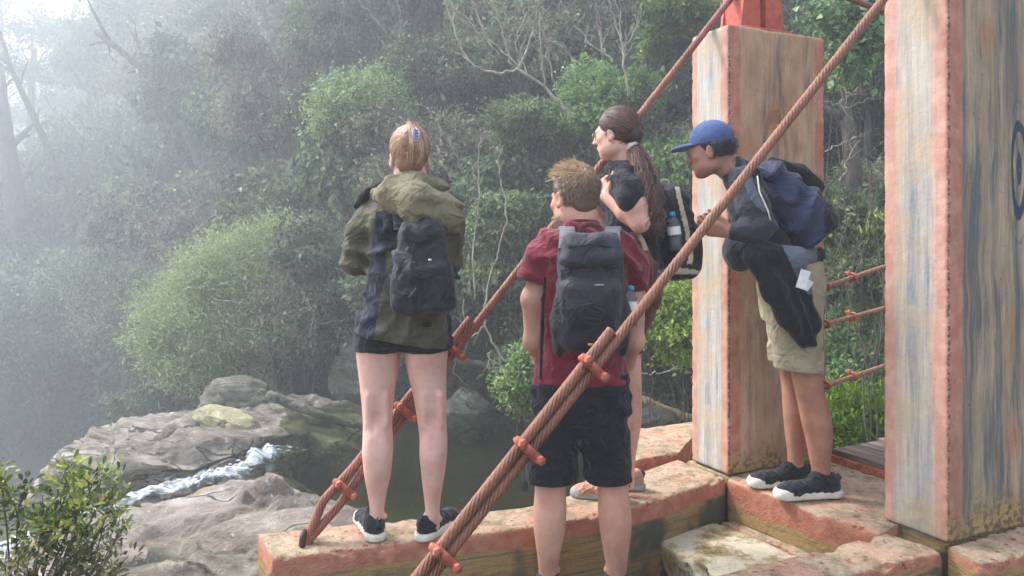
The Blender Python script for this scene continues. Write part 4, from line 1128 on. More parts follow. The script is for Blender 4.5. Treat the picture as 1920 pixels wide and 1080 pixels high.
def slerp_paths(F, c, r, starts, target, k=14, lift=1.03, jit=.012, seed=0, bulge=.0):
    rs = np.random.RandomState(seed); n = len(starts)
    tg = np.array(target, float) + rs.randn(n, 3) * .06; tg /= np.linalg.norm(tg, axis=1)[:, None]
    st = starts / np.linalg.norm(starts, axis=1)[:, None]
    om = np.arccos(np.clip((st * tg).sum(1), -.999, .999))[:, None, None]; t = np.linspace(0, 1, k)[None, :, None]
    D = (np.sin((1 - t) * om) * st[:, None] + np.sin(t * om) * tg[:, None]) / np.sin(om)
    D += rs.randn(n, 1, 3) * jit; lf = lift + rs.rand(n, 1, 1) * .03 + bulge * np.sin(t * np.pi)
    L = np.array(c) + D * np.array(r) * lf
    Pw = F.c + (L * F.k) @ F.M.T; Nw = (D / np.array(r)) @ F.M.T; Nw /= np.linalg.norm(Nw, axis=2, keepdims=True)
    return Pw, Nw
def tube_part(name, pts, r, mat, root, n=8, flat=None):
    b = MB(); b.tube(pts, r, n, flat=flat); return b.link(name, mat, root)
def strap(name, pts, w, mat, root, nrm=(0, -1, 0), th=.006):
    """flat webbing following the points; nrm = outward side"""
    P = np.array([list(p) for p in pts], float); s = np.linspace(0, len(P) - 1, len(P) * 6); C = np.stack([np.interp(s, np.arange(len(P)), P[:, i]) for i in range(3)], 1)
    for _ in range(6): C[1:-1] = (C[:-2] + C[2:] + 2 * C[1:-1]) / 4
    T = np.gradient(C, axis=0); T /= np.linalg.norm(T, axis=1)[:, None]; N0 = np.array(nrm, float)
    if N0.ndim > 1: N0 = np.stack([np.interp(s, np.arange(len(P)), N0[:, i]) for i in range(3)], 1)
    Sd = np.cross(T, N0); Sd /= np.linalg.norm(Sd, axis=1)[:, None] + 1e-9; Nn = np.cross(Sd, T)
    cs = [(-1, 0), (-.9, 1), (.9, 1), (1, 0), (.9, -1), (-.9, -1)]
    V = np.stack([C + Sd * w / 2 * a + Nn * th * b for a, b in cs], 1).reshape(-1, 3); k = 6; m = len(C)
    i = np.arange(m - 1)[:, None]; j = np.arange(k)[None, :]
    Q = np.stack([i * k + j, i * k + (j + 1) % k, (i + 1) * k + (j + 1) % k, (i + 1) * k + j], -1).reshape(-1, 4)
    b = MB(); b.add(V, Q=np.concatenate([Q, [[0, 1, 2, 5], [2, 3, 4, 5]], [[(m - 1) * k + q for q in (5, 2, 1, 0)], [(m - 1) * k + q for q in (5, 4, 3, 2)]]])); return b.link(name, mat, root)

# ================================================================== first hiker: olive jacket, on the beam
d = 3.10
foot = W(768, 1012, d); foot.z = 0
P1_ = empty('person', foot, 'person in an olive hooded jacket and black shorts, blond hair clipped up', 'person')
F1 = Frame(W(769, 297, d + .01), .12, -.12, 0, .97)
S = SDF((-1.0, 2.72, .03), (.02, 3.52, 1.70), .0062)
LegL = [(1003, 705, 13, .03, .030), (975, 706, 14, .02, .034), (955, 707, 13, .015, .034), (930, 707, 16.5, .01, .042), (890, 708, 25, -.005, .056), (850, 708, 29, -.012, .064), (820, 708.5, 28, -.005, .062), (790, 708, 27, .005, .060), (750, 708, 30, .01, .068), (700, 709, 36.5, .01, .082), (660, 710, 42, 0, .094), (600, 712, 45, 0, .10)]
LegR = [(1003, 812, 13, .03, .030), (975, 811, 14, .02, .034), (955, 811, 13, .015, .034), (930, 811, 16, .01, .042), (890, 812, 22, -.005, .054), (850, 813, 26, -.012, .062), (820, 813, 26, -.005, .060), (790, 810, 27, .005, .059), (750, 807, 30, .01, .068), (700, 801, 36, .01, .082), (660, 798, 41.5, 0, .094), (600, 794, 45, 0, .10)]
S.loft(rows(d, LegL), 0); S.loft(rows(d, LegR), .012)
S.loft(rows(d, [(628, 755, 66, 0, .085), (590, 755, 76, 0, .115), (520, 765, 62, .01, .10), (450, 770, 66, .01, .11), (400, 772, 74, .02, .10), (370, 773, 55, .02, .07), (355, 773, 26, .02, .055)]), .03)
for px, dd in ((712, .0), (834, .0)): S.ell(W(px, 400, d), (.044, .05, .045), None, .04)
S.chain([W(772, 360, d + .01), W(770, 320, d + .01)], [.058, .050], .02)
head(S, F1)
for (a, b_, c_) in (((710, 400), (672, 484), (716, 462)), ((836, 400), (838, 486), (812, 465))):
    A_, B_, C_ = W(*a, d + .01), W(*b_, d + .03), W(*c_, d + .29)
    S.chain([A_, B_, C_], [.040, .034, .025], .02)
    hand(S, C_, C_ - B_ + Vector((0, .03, .02)), (0.2 if a[0] < 750 else -.2, 0, 1), (1 if a[0] < 750 else -1, .5, 0), .5, .92)
for s_, px, py in ((1, 736, 700), (1, 778, 700)): pass
S.ell(W(700, 795, d - .06), (.008, .012, .04), None, .01, 's')
calves(S, d, (708, 811), 790, 850, 960, .92); S.link('body', SK1, P1_)
# jacket
S = SDF((-.98, 2.70, .72), (.02, 3.52, 1.52), .0062)
S.loft(rows(d, [(660, 752, 93, .0, .135), (620, 754, 90, 0, .14), (580, 760, 80, 0, .135), (520, 766, 76, .0, .130), (460, 770, 80, 0, .135), (410, 773, 83, .01, .130), (375, 774, 76, .02, .105), (350, 774, 52, .02, .08), (335, 774, 36, .02, .07)]), 0, 2.5)
S.chain([W(708, 388, d + .01), W(673, 440, d + .0), W(668, 490, d + .02), W(700, 478, d + .18), W(716, 462, d + .26)], [.055, .053, .057, .053, .046], .03)
S.chain([W(838, 388, d + .01), W(842, 440, d + .02), W(838, 492, d + .03), W(815, 475, d + .2), W(812, 465, d + .27)], [.060, .060, .060, .052, .045], .03)
S.disp(folds((.2, 0, 1), .075, .012, 3, .8)); S.disp(folds((1, .2, -.5), .055, .008, 8, .9)); S.disp(lumps(9, .010, 4)); S.disp(lumps(24, .008, 6))
pz0 = W(662, 622, d); pz1 = W(842, 652, d)
S.cut((pz0.x, d, pz0.z), (-(pz1.z - pz0.z) / (pz1.x - pz0.x) * -1 * -1, 0, -1) if False else ((pz1.z - pz0.z), 0, -(pz1.x - pz0.x)))
S.ell(W(774, 345, d + .02), (.062, .062, .06), None, .01, 's')
def jm(X, Y, Z):
    px = pxof(X, Y); py = pyof(Y, Z); r = np.zeros(len(X), int)
    l = np.interp(py, [380, 440, 520, 560, 640], [706, 700, 690, 676, 655]); rr = np.interp(py, [380, 440, 520, 560, 640], [722, 726, 722, 712, 700])
    r[(px > l) & (px < rr) & (py > 395)] = 1
    r[(px > np.interp(py, [500, 560, 660], [852, 836, 838])) & (py > 500)] = 1
    r[(px > 722) & (px < 760) & (py > 400) & (py < 470) & (Y < d)] = 2
    return r
S.link('jacket', [OLIVE, NAVYC, BLACKC], P1_, mfn=jm)
# hood thrown back over the pack
S = SDF((-.74, 2.72, 1.14), (-.10, 3.34, 1.52), .0055)
hc = [(700, 366, .02), (735, 362, -.10), (785, 372, -.16), (835, 388, -.12), (858, 408, .0)]
S.chain([W(x, y, d + q) for x, y, q in hc], [.028, .047, .055, .050, .031], .05)
S.chain([W(x, y + 22, d + q - .015) for x, y, q in hc[1:]], [.030, .050, .052, .026], .04)
S.chain([W(722, 352, d + .03), W(745, 343, d - .06), W(785, 341, d - .09), W(822, 352, d - .05), W(835, 372, d + .02)], [.024, .030, .032, .030, .026], .04)
S.chain([W(735, 338, d + .05), W(772, 332, d - .055), W(808, 340, d + .05)], [.018, .020, .018], .03)
S.disp(folds((.32, 0, 1), .042, .010, 12, .35)); S.disp(lumps(14, .009, 5)); S.disp(lumps(34, .003, 6))
S.ell(W(771, 322, d + .02), (.052, .056, .05), None, .008, 's')
S.link('hood', OLIVE_L, P1_)
S = SDF((-.72, 2.86, 1.22), (-.44, 3.34, 1.46), .0055)
S.chain([W(667, 386, d + .02), W(684, 366, d), W(712, 350, d - .01)], [.012, .020, .018], .02); S.chain([W(672, 380, d + .08), W(690, 360, d + .05), W(716, 348, d + .04)], [.012, .020, .018], .03)
S.disp(lumps(20, .006, 2)); S.link('collar_flap', BLACKC, P1_)
# shorts
S = SDF((-.80, 2.90, .68), (-.10, 3.30, .98), .0062)
S.loft(rows(d, [(656, 709, 44.5, 0, .105), (625, 711, 47, 0, .112), (590, 714, 44, 0, .10)]), 0); S.loft(rows(d, [(657, 798, 44, 0, .105), (625, 796, 47, 0, .112), (590, 792, 44, 0, .10)]), .01)
S.loft(rows(d, [(653, 754, 60, 0, .105), (600, 754, 80, 0, .105), (570, 754, 78, 0, .10)]), .02)
S.disp(lumps(16, .005)); S.link('shorts', BLACKC, P1_)
for px, yw, dyy in ((706, .42, .0), (811, -.48, .0)):
    p = W(px, 985, d + .03); put_shoe(P1_, SHOE_B, (p.x - .012, p.y, .001), yw, 1.0)
# hair
S = SDF((-.56, 2.94, 1.36), (-.26, 3.26, 1.70), .0045)
hcx, hrx = (0, -.020, .042), (.081, .100, .090)
F1.ell(S, hcx, hrx, .01); F1.ell(S, (.012, -.108, .055), (.040, .030, .054), .03)
F1.ell(S, (0, -.052, -.036), (.054, .044, .04), .03)
F1.ell(S, (0, .085, -.03), (.085, .07, .085), .01, 's')
S.disp(lambda X, Y, Z: .0016 * np.sin(np.arctan2(X - F1.c[0] - .01, Z - F1.c[2] - .05) * 46 + 5 * fbm(X * 14, Y * 14, Z * 14, 2)) + .003 * fbm(X * 30, Y * 30, Z * 30, 2), .02)
S.link('hair', H_BLON, P1_)
rs = np.random.RandomState(5)
st = rdir(rs, 5200); st = st[(st[:, 1] < .45) & (st[:, 2] > -.72)]; st[:, 2] -= .1
Pw, Nw = slerp_paths(F1, hcx, hrx, st, (.10, -.93, .30), 14, 1.015, .012, 3)
strands('hair_strands', Pw, Nw, .0011, H_BLON, P1_, 4)
# bun: strands folded round the clip
n_ = 620; t_ = np.linspace(0, 1, 12); pts = np.zeros((n_, 12, 3)); nn_ = np.zeros((n_, 12, 3))
for i in range(n_):
    o_ = rs.uniform(-1, 1); tw = .5 * rs.randn() * .2; x = .014 + .040 * o_ * np.sin(.35 + t_ * 2.3) + .010 * np.sin(t_ * 5 + o_); z = -.030 + .150 * t_ + .006 * rs.randn(); y = -.100 - .042 * np.sin(np.clip(t_ * 1.1 - .05, 0, 1) * np.pi) * np.sqrt(np.clip(1 - o_ ** 2 * .9, .02, 1)) - rs.rand() * .004
    L = np.stack([x, y, z], 1); pts[i] = F1.c + (L * F1.k) @ F1.M.T; nn_[i] = F1.M @ np.array([o_ * .7, -1, .1])
strands('bun_strands', pts, nn_, .0011, H_BLON, P1_, 6)
st = rdir(rs, 220); st = st[st[:, 1] < .5]; Pw, Nw = slerp_paths(F1, hcx, hrx, st, (.2, -.8, .6), 10, 1.05, .06, 9, .05); strands('flyaway_hair', Pw[:, :6], Nw[:, :6], .0005, H_BLON, P1_, 7)
b = MB()
for s_ in (-1, 1):
    b.tube([F1(.022 + s_ * .004, -.138, .092), F1(.026 + s_ * .012, -.152, .074), F1(.026 + s_ * .012, -.152, .050), F1(.024 + s_ * .004, -.138, .032)], [.003, .0055, .0055, .003], 8, flat=.6)
    for q in range(5): b.tube([F1(.025 + s_ * .011, -.151, .084 - q * .011), F1(.024 - s_ * .012, -.141, .080 - q * .011)], [.0035, .0018], 6)
b.link('hair_clip', plain('lilac_plastic', sr(176, 164, 190), .25), P1_)

# her small black backpack
pk = W(792, 500, 2.87)
B1 = empty('backpack', (pk.x, pk.y, pk.z - .17), 'small slack black backpack on the back of the person in the olive jacket', 'backpack')
S = SDF((-.52, 2.70, .86), (-.14, 3.06, 1.30), .0052)
S.box(W(792, 505, 2.885), (.108, .058, .165), .045, rotm(0, -.05, -.06), .02, taper=.16)
S.box(W(800, 540, 2.835), (.075, .035, .095), .03, rotm(0, 0, -.06), .02); S.ell(W(765, 525, 2.86), (.045, .05, .11), None, .03); S.ell(W(792, 435, 2.90), (.075, .05, .05), None, .04)
S.disp(folds((1, 0, .25), .062, .013, 5, .5)); S.disp(lumps(13, .012, 3)); S.disp(lumps(34, .004, 4))
S.link('bag', PACKB, B1)
tube_part('zip', [W(776, 455, 2.815), W(770, 500, 2.80), W(772, 548, 2.80)], .0026, BLACKC, B1, 6)
strap('haul_loop', [W(782, 423, 2.90), W(786, 412, 2.88), W(796, 410, 2.88), W(802, 422, 2.90)], .016, PACKB, B1)
for a_ in (0, 1):
    x0 = (750, 828)[a_]
    strap('shoulder_strap', [W(x0, 430, 2.93), W(x0 - 4 + 10 * a_, 385, 2.94), W(x0 - 8 + 18 * a_, 360, 3.06), W(x0 - 10 + 20 * a_, 380, 3.22)], .045, PACKB, B1, [(0, -1, .2), (0, -.8, .6), (0, 0, 1), (0, .9, .3)])
    strap('side_strap', [W(x0 - 6 + 12 * a_, 545, 2.86), W(x0 - 14 + 24 * a_, 520, 2.93), W(x0 - 18 + 30 * a_, 505, 3.04)], .02, PACKB, B1)
b = MB(); b.box(W(806, 487, 2.79), (.006, .002, .003)); b.link('zip_pull', PLW, B1)
tube_part('piping', [W(757, 563, 2.82), W(768, 556, 2.795), W(780, 540, 2.79)], .0022, PACKG2, B1, 6)

# ================================================================== man in maroon
d = 3.15
foot = W(1090, 1140, d); foot.z = -.35
P2_ = empty('person', foot, 'person with short sandy hair in a maroon t-shirt and black shorts, seen from behind', 'person')
F2 = Frame(W(1076, 371, d + .02), .62, -.10, 0, 1.07)
S = SDF((-.05, 2.74, -.32), (.66, 3.62, 1.56), .0064)
LL = [(1135, 1027, 14, .02, .034), (1100, 1027, 16, .01, .038), (1065, 1028, 18, .005, .042), (1030, 1029, 23, -.01, .054), (990, 1030, 30, -.02, .066), (955, 1031, 31.5, -.02, .068), (920, 1032, 29, -.01, .064), (890, 1033, 31, 0, .066), (840, 1036, 36, .0, .078), (780, 1042, 42, 0, .09), (720, 1050, 44, 0, .10)]
LR = [(1135, 1157, 14, .02, .034), (1100, 1157, 17, .01, .038), (1065, 1156, 19, .005, .042), (1030, 1155, 24, -.01, .054), (990, 1154, 30, -.02, .066), (955, 1152, 31, -.02, .068), (920, 1150, 28.5, -.01, .064), (890, 1149, 31, 0, .066), (840, 1145, 36, .0, .078), (780, 1138, 42, 0, .09), (720, 1130, 44, 0, .10)]
S.loft(rows(d, LL), 0); S.loft(rows(d, LR), .01)
S.loft(rows(d, [(760, 1090, 70, 0, .09), (700, 1090, 80, 0, .11), (640, 1091, 74, 0, .10), (540, 1094, 76, 0, .11), (480, 1095, 82, 0, .11), (452, 1094, 62, .01, .07), (430, 1092, 30, .01, .06)]), .03)
for px in (1034, 1158): S.ell(W(px, 472, d), (.048, .05, .045), None, .04)
S.chain([W(1092, 430, d), W(1090, 400, d + .0), W(1084, 375, d + .01)], [.066, .060, .056], .02)
head(S, F2)
arms2 = [((1024, 476), (998, 560), (1000, 640), (1018, 672), (1050, 706)), ((1168, 476), (1191, 560), (1190, 640), (1172, 680), (1140, 706))]
for i, (a, m_, b_, f_, c_) in enumerate(arms2):
    pts = [W(*a, d), W(*m_, d - .01), W(*b_, d + .01), W(*f_, d + .10), W(*c_, d + .24)]
    S.chain(pts, [.042, .042, .037, .036, .026], .03)
    hand(S, pts[-1], Vector((.8 if i == 0 else -.8, .5, -.1)), (0, -1, -.3), (0, .2, 1), .45, 1.0)
calves(S, d, (1032, 1150), 890, 955, 1060, 1.05); S.link('body', SK2, P2_)
# t-shirt
S = SDF((-.05, 2.82, .58), (.66, 3.44, 1.30), .006)
S.loft(rows(d, [(722, 1088, 90, 0, .125), (690, 1088, 87, 0, .125), (640, 1090, 82, 0, .12), (560, 1094, 83, 0, .125), (500, 1096, 90, 0, .13), (465, 1096, 92, 0, .12), (445, 1094, 78, .0, .095), (428, 1092, 48, .0, .075), (416, 1091, 31, .0, .068)]), 0, 2.3)
S.chain([W(1030, 458, d), W(1005, 500, d - .005), W(997, 530, d - .005)], [.066, .064, .062], .03); S.chain([W(1164, 460, d), W(1186, 505, d - .005), W(1192, 548, d - .005)], [.066, .062, .060], .03)
S.disp(folds((.7, 0, 1), .07, .0085, 21, .9)); S.disp(lumps(10, .010, 4)); S.disp(lumps(26, .004, 5))
def band(X, Y, Z):
    return 0 * X
nA = (W(997, 530, d) - W(1012, 480, d)).normalized()
S2c = S
# sleeve ends: hollowed by cutting with the arm direction inside a small region
for c_, dr in ((W(998, 528, d), W(998, 528, d) - W(1012, 480, d)), (W(1191, 546, d), W(1191, 546, d) - W(1180, 490, d))):
    dr = np.array(list(dr)); dr /= np.linalg.norm(dr); c_ = np.array(list(c_))
    S.box(c_ + dr * .045 , (.12, .085, .042), .004, np.stack([np.cross([0, 1, 0], dr) * -1, [0, 1, 0], dr], 1), .003, 's') if False else None
    r = S.reg(c_ - .13, c_ + .13)
    sl, X, Y, Z = r; g_ = -((X - c_[0]) * dr[0] + (Y - c_[1]) * dr[1] + (Z - c_[2]) * dr[2])
    rad = np.sqrt((X - c_[0]) ** 2 + (Y - c_[1]) ** 2 + (Z - c_[2]) ** 2) - .085
    S.f[sl] = np.maximum(S.f[sl], -np.maximum(g_, rad)).astype(np.float32)
S.cut(W(1090, 718, d), (0.02, 0, -1)); S.ell(W(1089, 412, d + .01), (.064, .064, .032), None, .006, 's')
S.link('t_shirt', MAROON, P2_)
b = MB(); ring = [W(1089, 419, d + .01) + Vector((.071 * math.cos(a), .071 * math.sin(a), .010 * math.sin(a) * -1)) for a in np.linspace(0, 6.283, 33)]
b.tube(ring, .007, 8); b.link('collar', MAROON, P2_)
# shorts
S = SDF((-.05, 2.86, .18), (.62, 3.46, .70), .0062)
S.loft(rows(d, [(903, 1034, 50, .0, .112), (880, 1035, 49, 0, .11), (830, 1038, 47, 0, .11), (760, 1044, 47, 0, .12), (715, 1048, 44, 0, .115)]), 0, 2.3); S.loft(rows(d, [(903, 1139, 45, .0, .112), (880, 1138, 45, 0, .11), (830, 1136, 46, 0, .11), (760, 1134, 47, 0, .12), (715, 1130, 46, 0, .115)]), .006, 2.3)
S.loft(rows(d, [(812, 1088, 50, .0, .09), (770, 1088, 88, 0, .12), (700, 1088, 89, 0, .12)]), .02, 2.3)
S.disp(folds((.9, 0, .5), .08, .009, 31, .8)); S.disp(folds((.1, 0, 1), .05, .006, 35, .8)); S.disp(lumps(14, .008, 5))
S.cut(W(1090, 899, d), (0, 0, -1)); S.link('shorts', BLACKC, P2_)
for px in (1027, 1157):
    b = MB(); p0, p1 = W(px, 1074, d + .008), W(px, 1118, d + .015); b.tube([p0 + Vector((0, 0, .003)), p0, (p0 + p1) / 2, p1, W(px, 1135, d + .02)], [.044, .046, .043, .041, .04], 20); b.link('sock', TEAL, P2_)
    p = W(px, 1140, d + .02); put_shoe(P2_, SHOE_B, (p.x, p.y, -.40), .15 if px < 1100 else -.2, 1.05)
# hair: faded sides, longer swept top
S = SDF((.08, 2.95, 1.22), (.42, 3.36, 1.58), .0045)
F2.ell(S, (0, -.018, .042), (.079, .099, .090), .01); F2.ell(S, (0, .03, .095), (.060, .075, .040), .02); F2.ell(S, (0, -.062, -.030), (.052, .034, .042), .03)
F2.ell(S, (0, .10, -.05), (.09, .085, .105), .01, 's'); F2.ell(S, (.085, .0, -.03), (.02, .03, .05), .01, 's'); F2.ell(S, (-.085, .0, -.03), (.02, .03, .05), .01, 's')
S.disp(lambda X, Y, Z: .004 * fbm(X * 40, Y * 40, Z * 40, 3), .02); S.link('hair', [H_FADE, H_SAND], P2_, mfn=lambda X, Y, Z: (Z > F2.c[2] + .075).astype(int))
rs = np.random.RandomState(15)
def short_hair(F, c, r, dirs, ln, flow, seed, width, mat, root, name, curlv=.012, mix=.5):
    rs = np.random.RandomState(seed); n = len(dirs); k = 6; D = dirs / np.linalg.norm(dirs, axis=1)[:, None]
    base = np.array(c) + D * np.array(r); fl = np.array(flow(D)) + rs.randn(n, 3) * .28; fl /= np.linalg.norm(fl, axis=1)[:, None]
    g_ = D * (1 - mix) + fl * mix; g_ /= np.linalg.norm(g_, axis=1)[:, None]; L = ln(D)[:, None] * (.6 + .7 * rs.rand(n, 1))
    t = np.linspace(0, 1, k)[None, :, None]; P = base[:, None] + g_[:, None] * L[:, None] * t + fl[:, None] * (L[:, None] * t ** 2 * .45) + rs.randn(n, 1, 3) * curlv * t ** 2
    Pw = F.c + (P * F.k) @ F.M.T; Nw = np.broadcast_to((D @ F.M.T)[:, None], Pw.shape)
    return strands(name, Pw, Nw, width, mat, root, seed)
D = rdir(rs, 15000); D = D[(D[:, 2] > -.80) & ((D[:, 1] < .1) | (D[:, 2] > .45))]
low = D[(D[:, 2] < .42)]; low = low[(low[:, 1] < .05)]
short_hair(F2, (0, -.018, .042), (.079, .099, .090), low, lambda D: .010 + .016 * np.clip(D[:, 2] + .4, 0, 1), lambda D: np.stack([0 * D[:, 0], .2 + 0 * D[:, 0], -.9 + 0 * D[:, 0]], 1), 3, .0010, H_FADE, P2_, 'side_hair', .002, .6)
top = D[D[:, 2] > .30]
short_hair(F2, (0, -.018, .046), (.079, .099, .090), top, lambda D: .022 - .010 * np.clip(D[:, 1], 0, 1), lambda D: np.stack([-.45 + .3 * D[:, 0], .75 + 0 * D[:, 0], .0 - .25 * (D[:, 1] < 0)], 1), 4, .0013, H_SAND, P2_, 'top_hair', .005, .80)
qf = rs.randn(800, 3) * np.array([.35, .18, .18]) + np.array([0, .50, .80])
short_hair(F2, (0, -.01, .046), (.079, .099, .090), qf, lambda D: .022 + 0 * D[:, 0], lambda D: np.stack([-.55 + .2 * D[:, 0], .80 + 0 * D[:, 0], -.30 + 0 * D[:, 0]], 1), 6, .0013, H_SAND, P2_, 'quiff', .006, .82)
D = rdir(rs, 2600); D = D[(D[:, 2] < .0) & (D[:, 1] > -.15) & (np.abs(D[:, 0]) > .12)]
short_hair(F2, (0, .022, -.060), (.064, .070, .066), D, lambda D: .014 + 0 * D[:, 0], lambda D: np.stack([0 * D[:, 0], .3 + 0 * D[:, 0], -.8 + 0 * D[:, 0]], 1), 5, .0009, H_FADE, P2_, 'beard', .003, .5)

pk = W(1108, 550, 2.92)
B2_ = empty('backpack', (pk.x, pk.y, pk.z - .25), 'large dark grey and black backpack worn over the maroon t-shirt', 'backpack')
S = SDF((.10, 2.70, .68), (.50, 3.10, 1.30), .0052)
S.box(W(1107, 552, 2.93), (.128, .080, .212), .06, rotm(0, -.03, 0), .02, taper=.05)
S.box(W(1107, 590, 2.865), (.110, .055, .14), .05, rotm(0, .06, 0), .02, taper=-.04)
S.box(W(1108, 470, 2.89), (.112, .075, .065), .04, rotm(0, -.25, 0), .012, taper=.08)
for px in (1048, 1167): S.ell(W(px, 610, 2.94), (.032, .07, .12), None, .02)
S.disp(lumps(11, .010, 3)); S.disp(folds((.2, 0, 1), .09, .005, 8, .5)); S.disp(lumps(36, .002, 8))
def bm(X, Y, Z):
    px = pxof(X, Y); py = pyof(Y, Z); r = np.zeros(len(X), int)
    r[(py < 470) | (px < 1060)] = 1
    top_ = np.interp(px, [1060, 1080, 1108, 1140, 1165], [640, 590, 572, 590, 640]); r[(py > top_)] = 2
    r[(px < 1062) & (py > 560)] = 2; r[px > 1165] = 2
    return r
S.link('bag', [PACKG, PACKG, PACKB], B2_, mfn=bm)
tube_part('lid_piping', [W(1057, 512, 2.85), W(1070, 508, 2.80), W(1108, 506, 2.785), W(1146, 508, 2.80), W(1160, 512, 2.85)], .0028, BLACKC, B2_, 6)
tube_part('lid_piping', [W(1058, 470, 2.85), W(1070, 463, 2.815), W(1108, 458, 2.81), W(1146, 463, 2.815), W(1160, 470, 2.85)], .0024, BLACKC, B2_, 6)
tube_part('pocket_piping', [W(1062, 655, 2.85), W(1066, 600, 2.80), W(1085, 575, 2.785), W(1108, 570, 2.78), W(1132, 575, 2.785), W(1150, 600, 2.80), W(1156, 655, 2.85)], .0026, BLACKC, B2_, 6)
b = MB(); b.box(W(1124, 534, 2.789), (.017, .0015, .0022)); b.link('logo_bar', plain('pale_print', sr(170, 172, 176), .6), B2_)
b = MB(); b.box(W(1107, 646, 2.792), (.009, .003, .004)); b.link('badge', plain('gilt_badge', sr(190, 160, 90), .35), B2_)
for px, s_ in ((1062, -1), (1150, 1)):
    strap('shoulder_strap', [W(px + s_ * 0, 470, 2.90), W(px - s_ * 2, 444, 2.95), W(px - s_ * 2, 428, 3.06), W(px + s_ * 4, 432, 3.18), W(px + s_ * 8, 470, 3.30)], .062, PACKG2, B2_, [(0, -1, .2), (0, -.8, .6), (0, -.2, 1), (0, .6, .8), (0, 1, 0)], .011)
    strap('compression_strap', [W(px - s_ * 16, 500, 2.84), W(px + s_ * 8, 512, 2.87), W(px + s_ * 12, 530, 2.95)], .016, BLACKC, B2_, (s_ * .6, -1, 0), .004)
    b = MB(); b.box(W(px + s_ * 4, 514, 2.862), (.013, .006, .016)); b.link('buckle', plain('black_plastic', sr(44, 46, 52), .4), B2_, smooth=False)
    tube_part('side_cord', [W(px + s_ * 8, 560, 2.90), W(px + s_ * 14, 600, 2.90), W(px + s_ * 8, 640, 2.90)], .002, PACKG2, B2_, 5)
strap('haul_loop', [W(1088, 445, 2.93), W(1090, 424, 2.93), W(1108, 419, 2.93), W(1124, 424, 2.93), W(1127, 445, 2.93)], .02, BROWNM, B2_, (0, -1, 0), .004)
strap('hanging_strap', [W(1022, 520, 3.00), W(1017, 600, 2.98), W(1014, 712, 2.98)], .012, BLACKC, B2_, (0, -1, 0), .003)
def bottle(label, p, r, h, tilt=0.0):
    root = empty('water_bottle', p, label, 'bottle'); root.rotation_euler = (0, tilt, 0)
    prof_ = [(0, r * .9), (.008, r), (h * .25, r), (h * .3, r * .93), (h * .35, r), (h * .68, r), (h * .84, r * .6), (h * .9, r * .42)]
    b = MB(); b.tube([(0, 0, z) for z, _ in prof_], [q for _, q in prof_], 18); o = b.link('bottle_body', CLEAR, None); o.parent = root
    b = MB(); b.tube([(0, 0, h * .90), (0, 0, h * .905), (0, 0, h)], [r * .5, r * .55, r * .52], 18); o = b.link('bottle_cap', BLUECAP, None); o.parent = root
    b = MB(); b.tube([(0, 0, h * .4), (0, 0, h * .62)], r * 1.02, 18, cap=False); o = b.link('bottle_label', PLW, None); o.parent = root
bottle('clear water bottle with blue cap in the side pocket of the large grey backpack', W(1182, 610, 2.97), .026, .15)

# ================================================================== woman behind, hand on the cable
d = 3.62
foot = W(1165, 925, d); foot.z = 0
P3_ = empty('person', foot, 'person with glasses and long brown ponytail, one hand at the thinner cable', 'person')
F3 = Frame(W(1153, 252, d + .0), 1.08, -.08, 0, .95)
S = SDF((.22, 3.24, .02), (.80, 4.02, 1.90), .0064)
S.loft(rows(d, [(915, 1178, 11, .0, .036), (885, 1178, 12, .0, .034), (860, 1177, 14, 0, .038), (820, 1181, 17, -.0, .05), (790, 1184, 19, -.0, .056), (760, 1186, 17.5, -.0, .052), (730, 1184, 19, 0, .056), (690, 1179, 23, 0, .068), (640, 1172, 29, 0, .082), (590, 1165, 34, 0, .095)]), 0)
S.loft(rows(d - .12, [(930, 1152, 11, .0, .036), (900, 1151, 12, .0, .036), (860, 1148, 17, 0, .048), (820, 1148, 21, .0, .058), (770, 1150, 19, .0, .055), (700, 1152, 24, .03, .07), (620, 1158, 32, .08, .09)]), .01)
S.loft(rows(d, [(640, 1163, 38, 0, .10), (590, 1165, 46, 0, .125), (530, 1176, 44, 0, .11), (460, 1184, 46, 0, .12), (390, 1186, 48, 0, .135), (340, 1183, 42, 0, .13), (312, 1176, 24, 0, .08)]), .03, yaw=0)
S.chain([W(1177, 320, d), W(1168, 285, d), W(1160, 270, d)], [.052, .048, .047], .02)
head(S, F3)
sh, el, wr = W(1182, 352, d - .14), W(1200, 418, d - .17), W(1136, 368, d - .05)
S.chain([sh, (sh + el) / 2, el], [.055, .052, .042], .03); S.chain([el, el * .6 + wr * .4, wr], [.042, .044, .027], .02)
hand(S, wr, W(1122, 318, d + .04) - wr, (1, .6, .1), (-.2, -1, 0.2), .75, .95, [1.0, .85, .8, .75], .8)
sh2, el2 = W(1165, 352, d + .14), W(1150, 440, d + .18); S.chain([sh2, el2, W(1120, 400, d + .14)], [.05, .04, .027], .03)
hand(S, W(1120, 400, d + .14), Vector((-.1, 0, .2)), (1, 0, 0), (0, 1, 0), .8, .95)
S.link('body', SK4, P3_)
S = SDF((.24, 3.26, .80), (.82, 3.98, 1.62), .0062)
S.loft(rows(d, [(585, 1168, 50, 0, .14), (520, 1178, 50, 0, .13), (440, 1186, 53, 0, .14), (380, 1187, 55, 0, .155), (340, 1184, 48, 0, .15), (318, 1178, 36, 0, .115), (302, 1172, 22, 0, .075)]), 0, 2.2)
S.chain([W(1176, 335, d - .10), W(1183, 362, d - .14), W(1184, 378, d - .155)], [.055, .062, .064], .03); S.ell(W(1165, 355, d + .14), (.066, .066, .07), None, .03)
S.disp(folds((.8, 0, 1), .07, .009, 41, .8)); S.disp(lumps(12, .008, 3)); S.cut(W(1168, 580, d), (0, 0, -1))
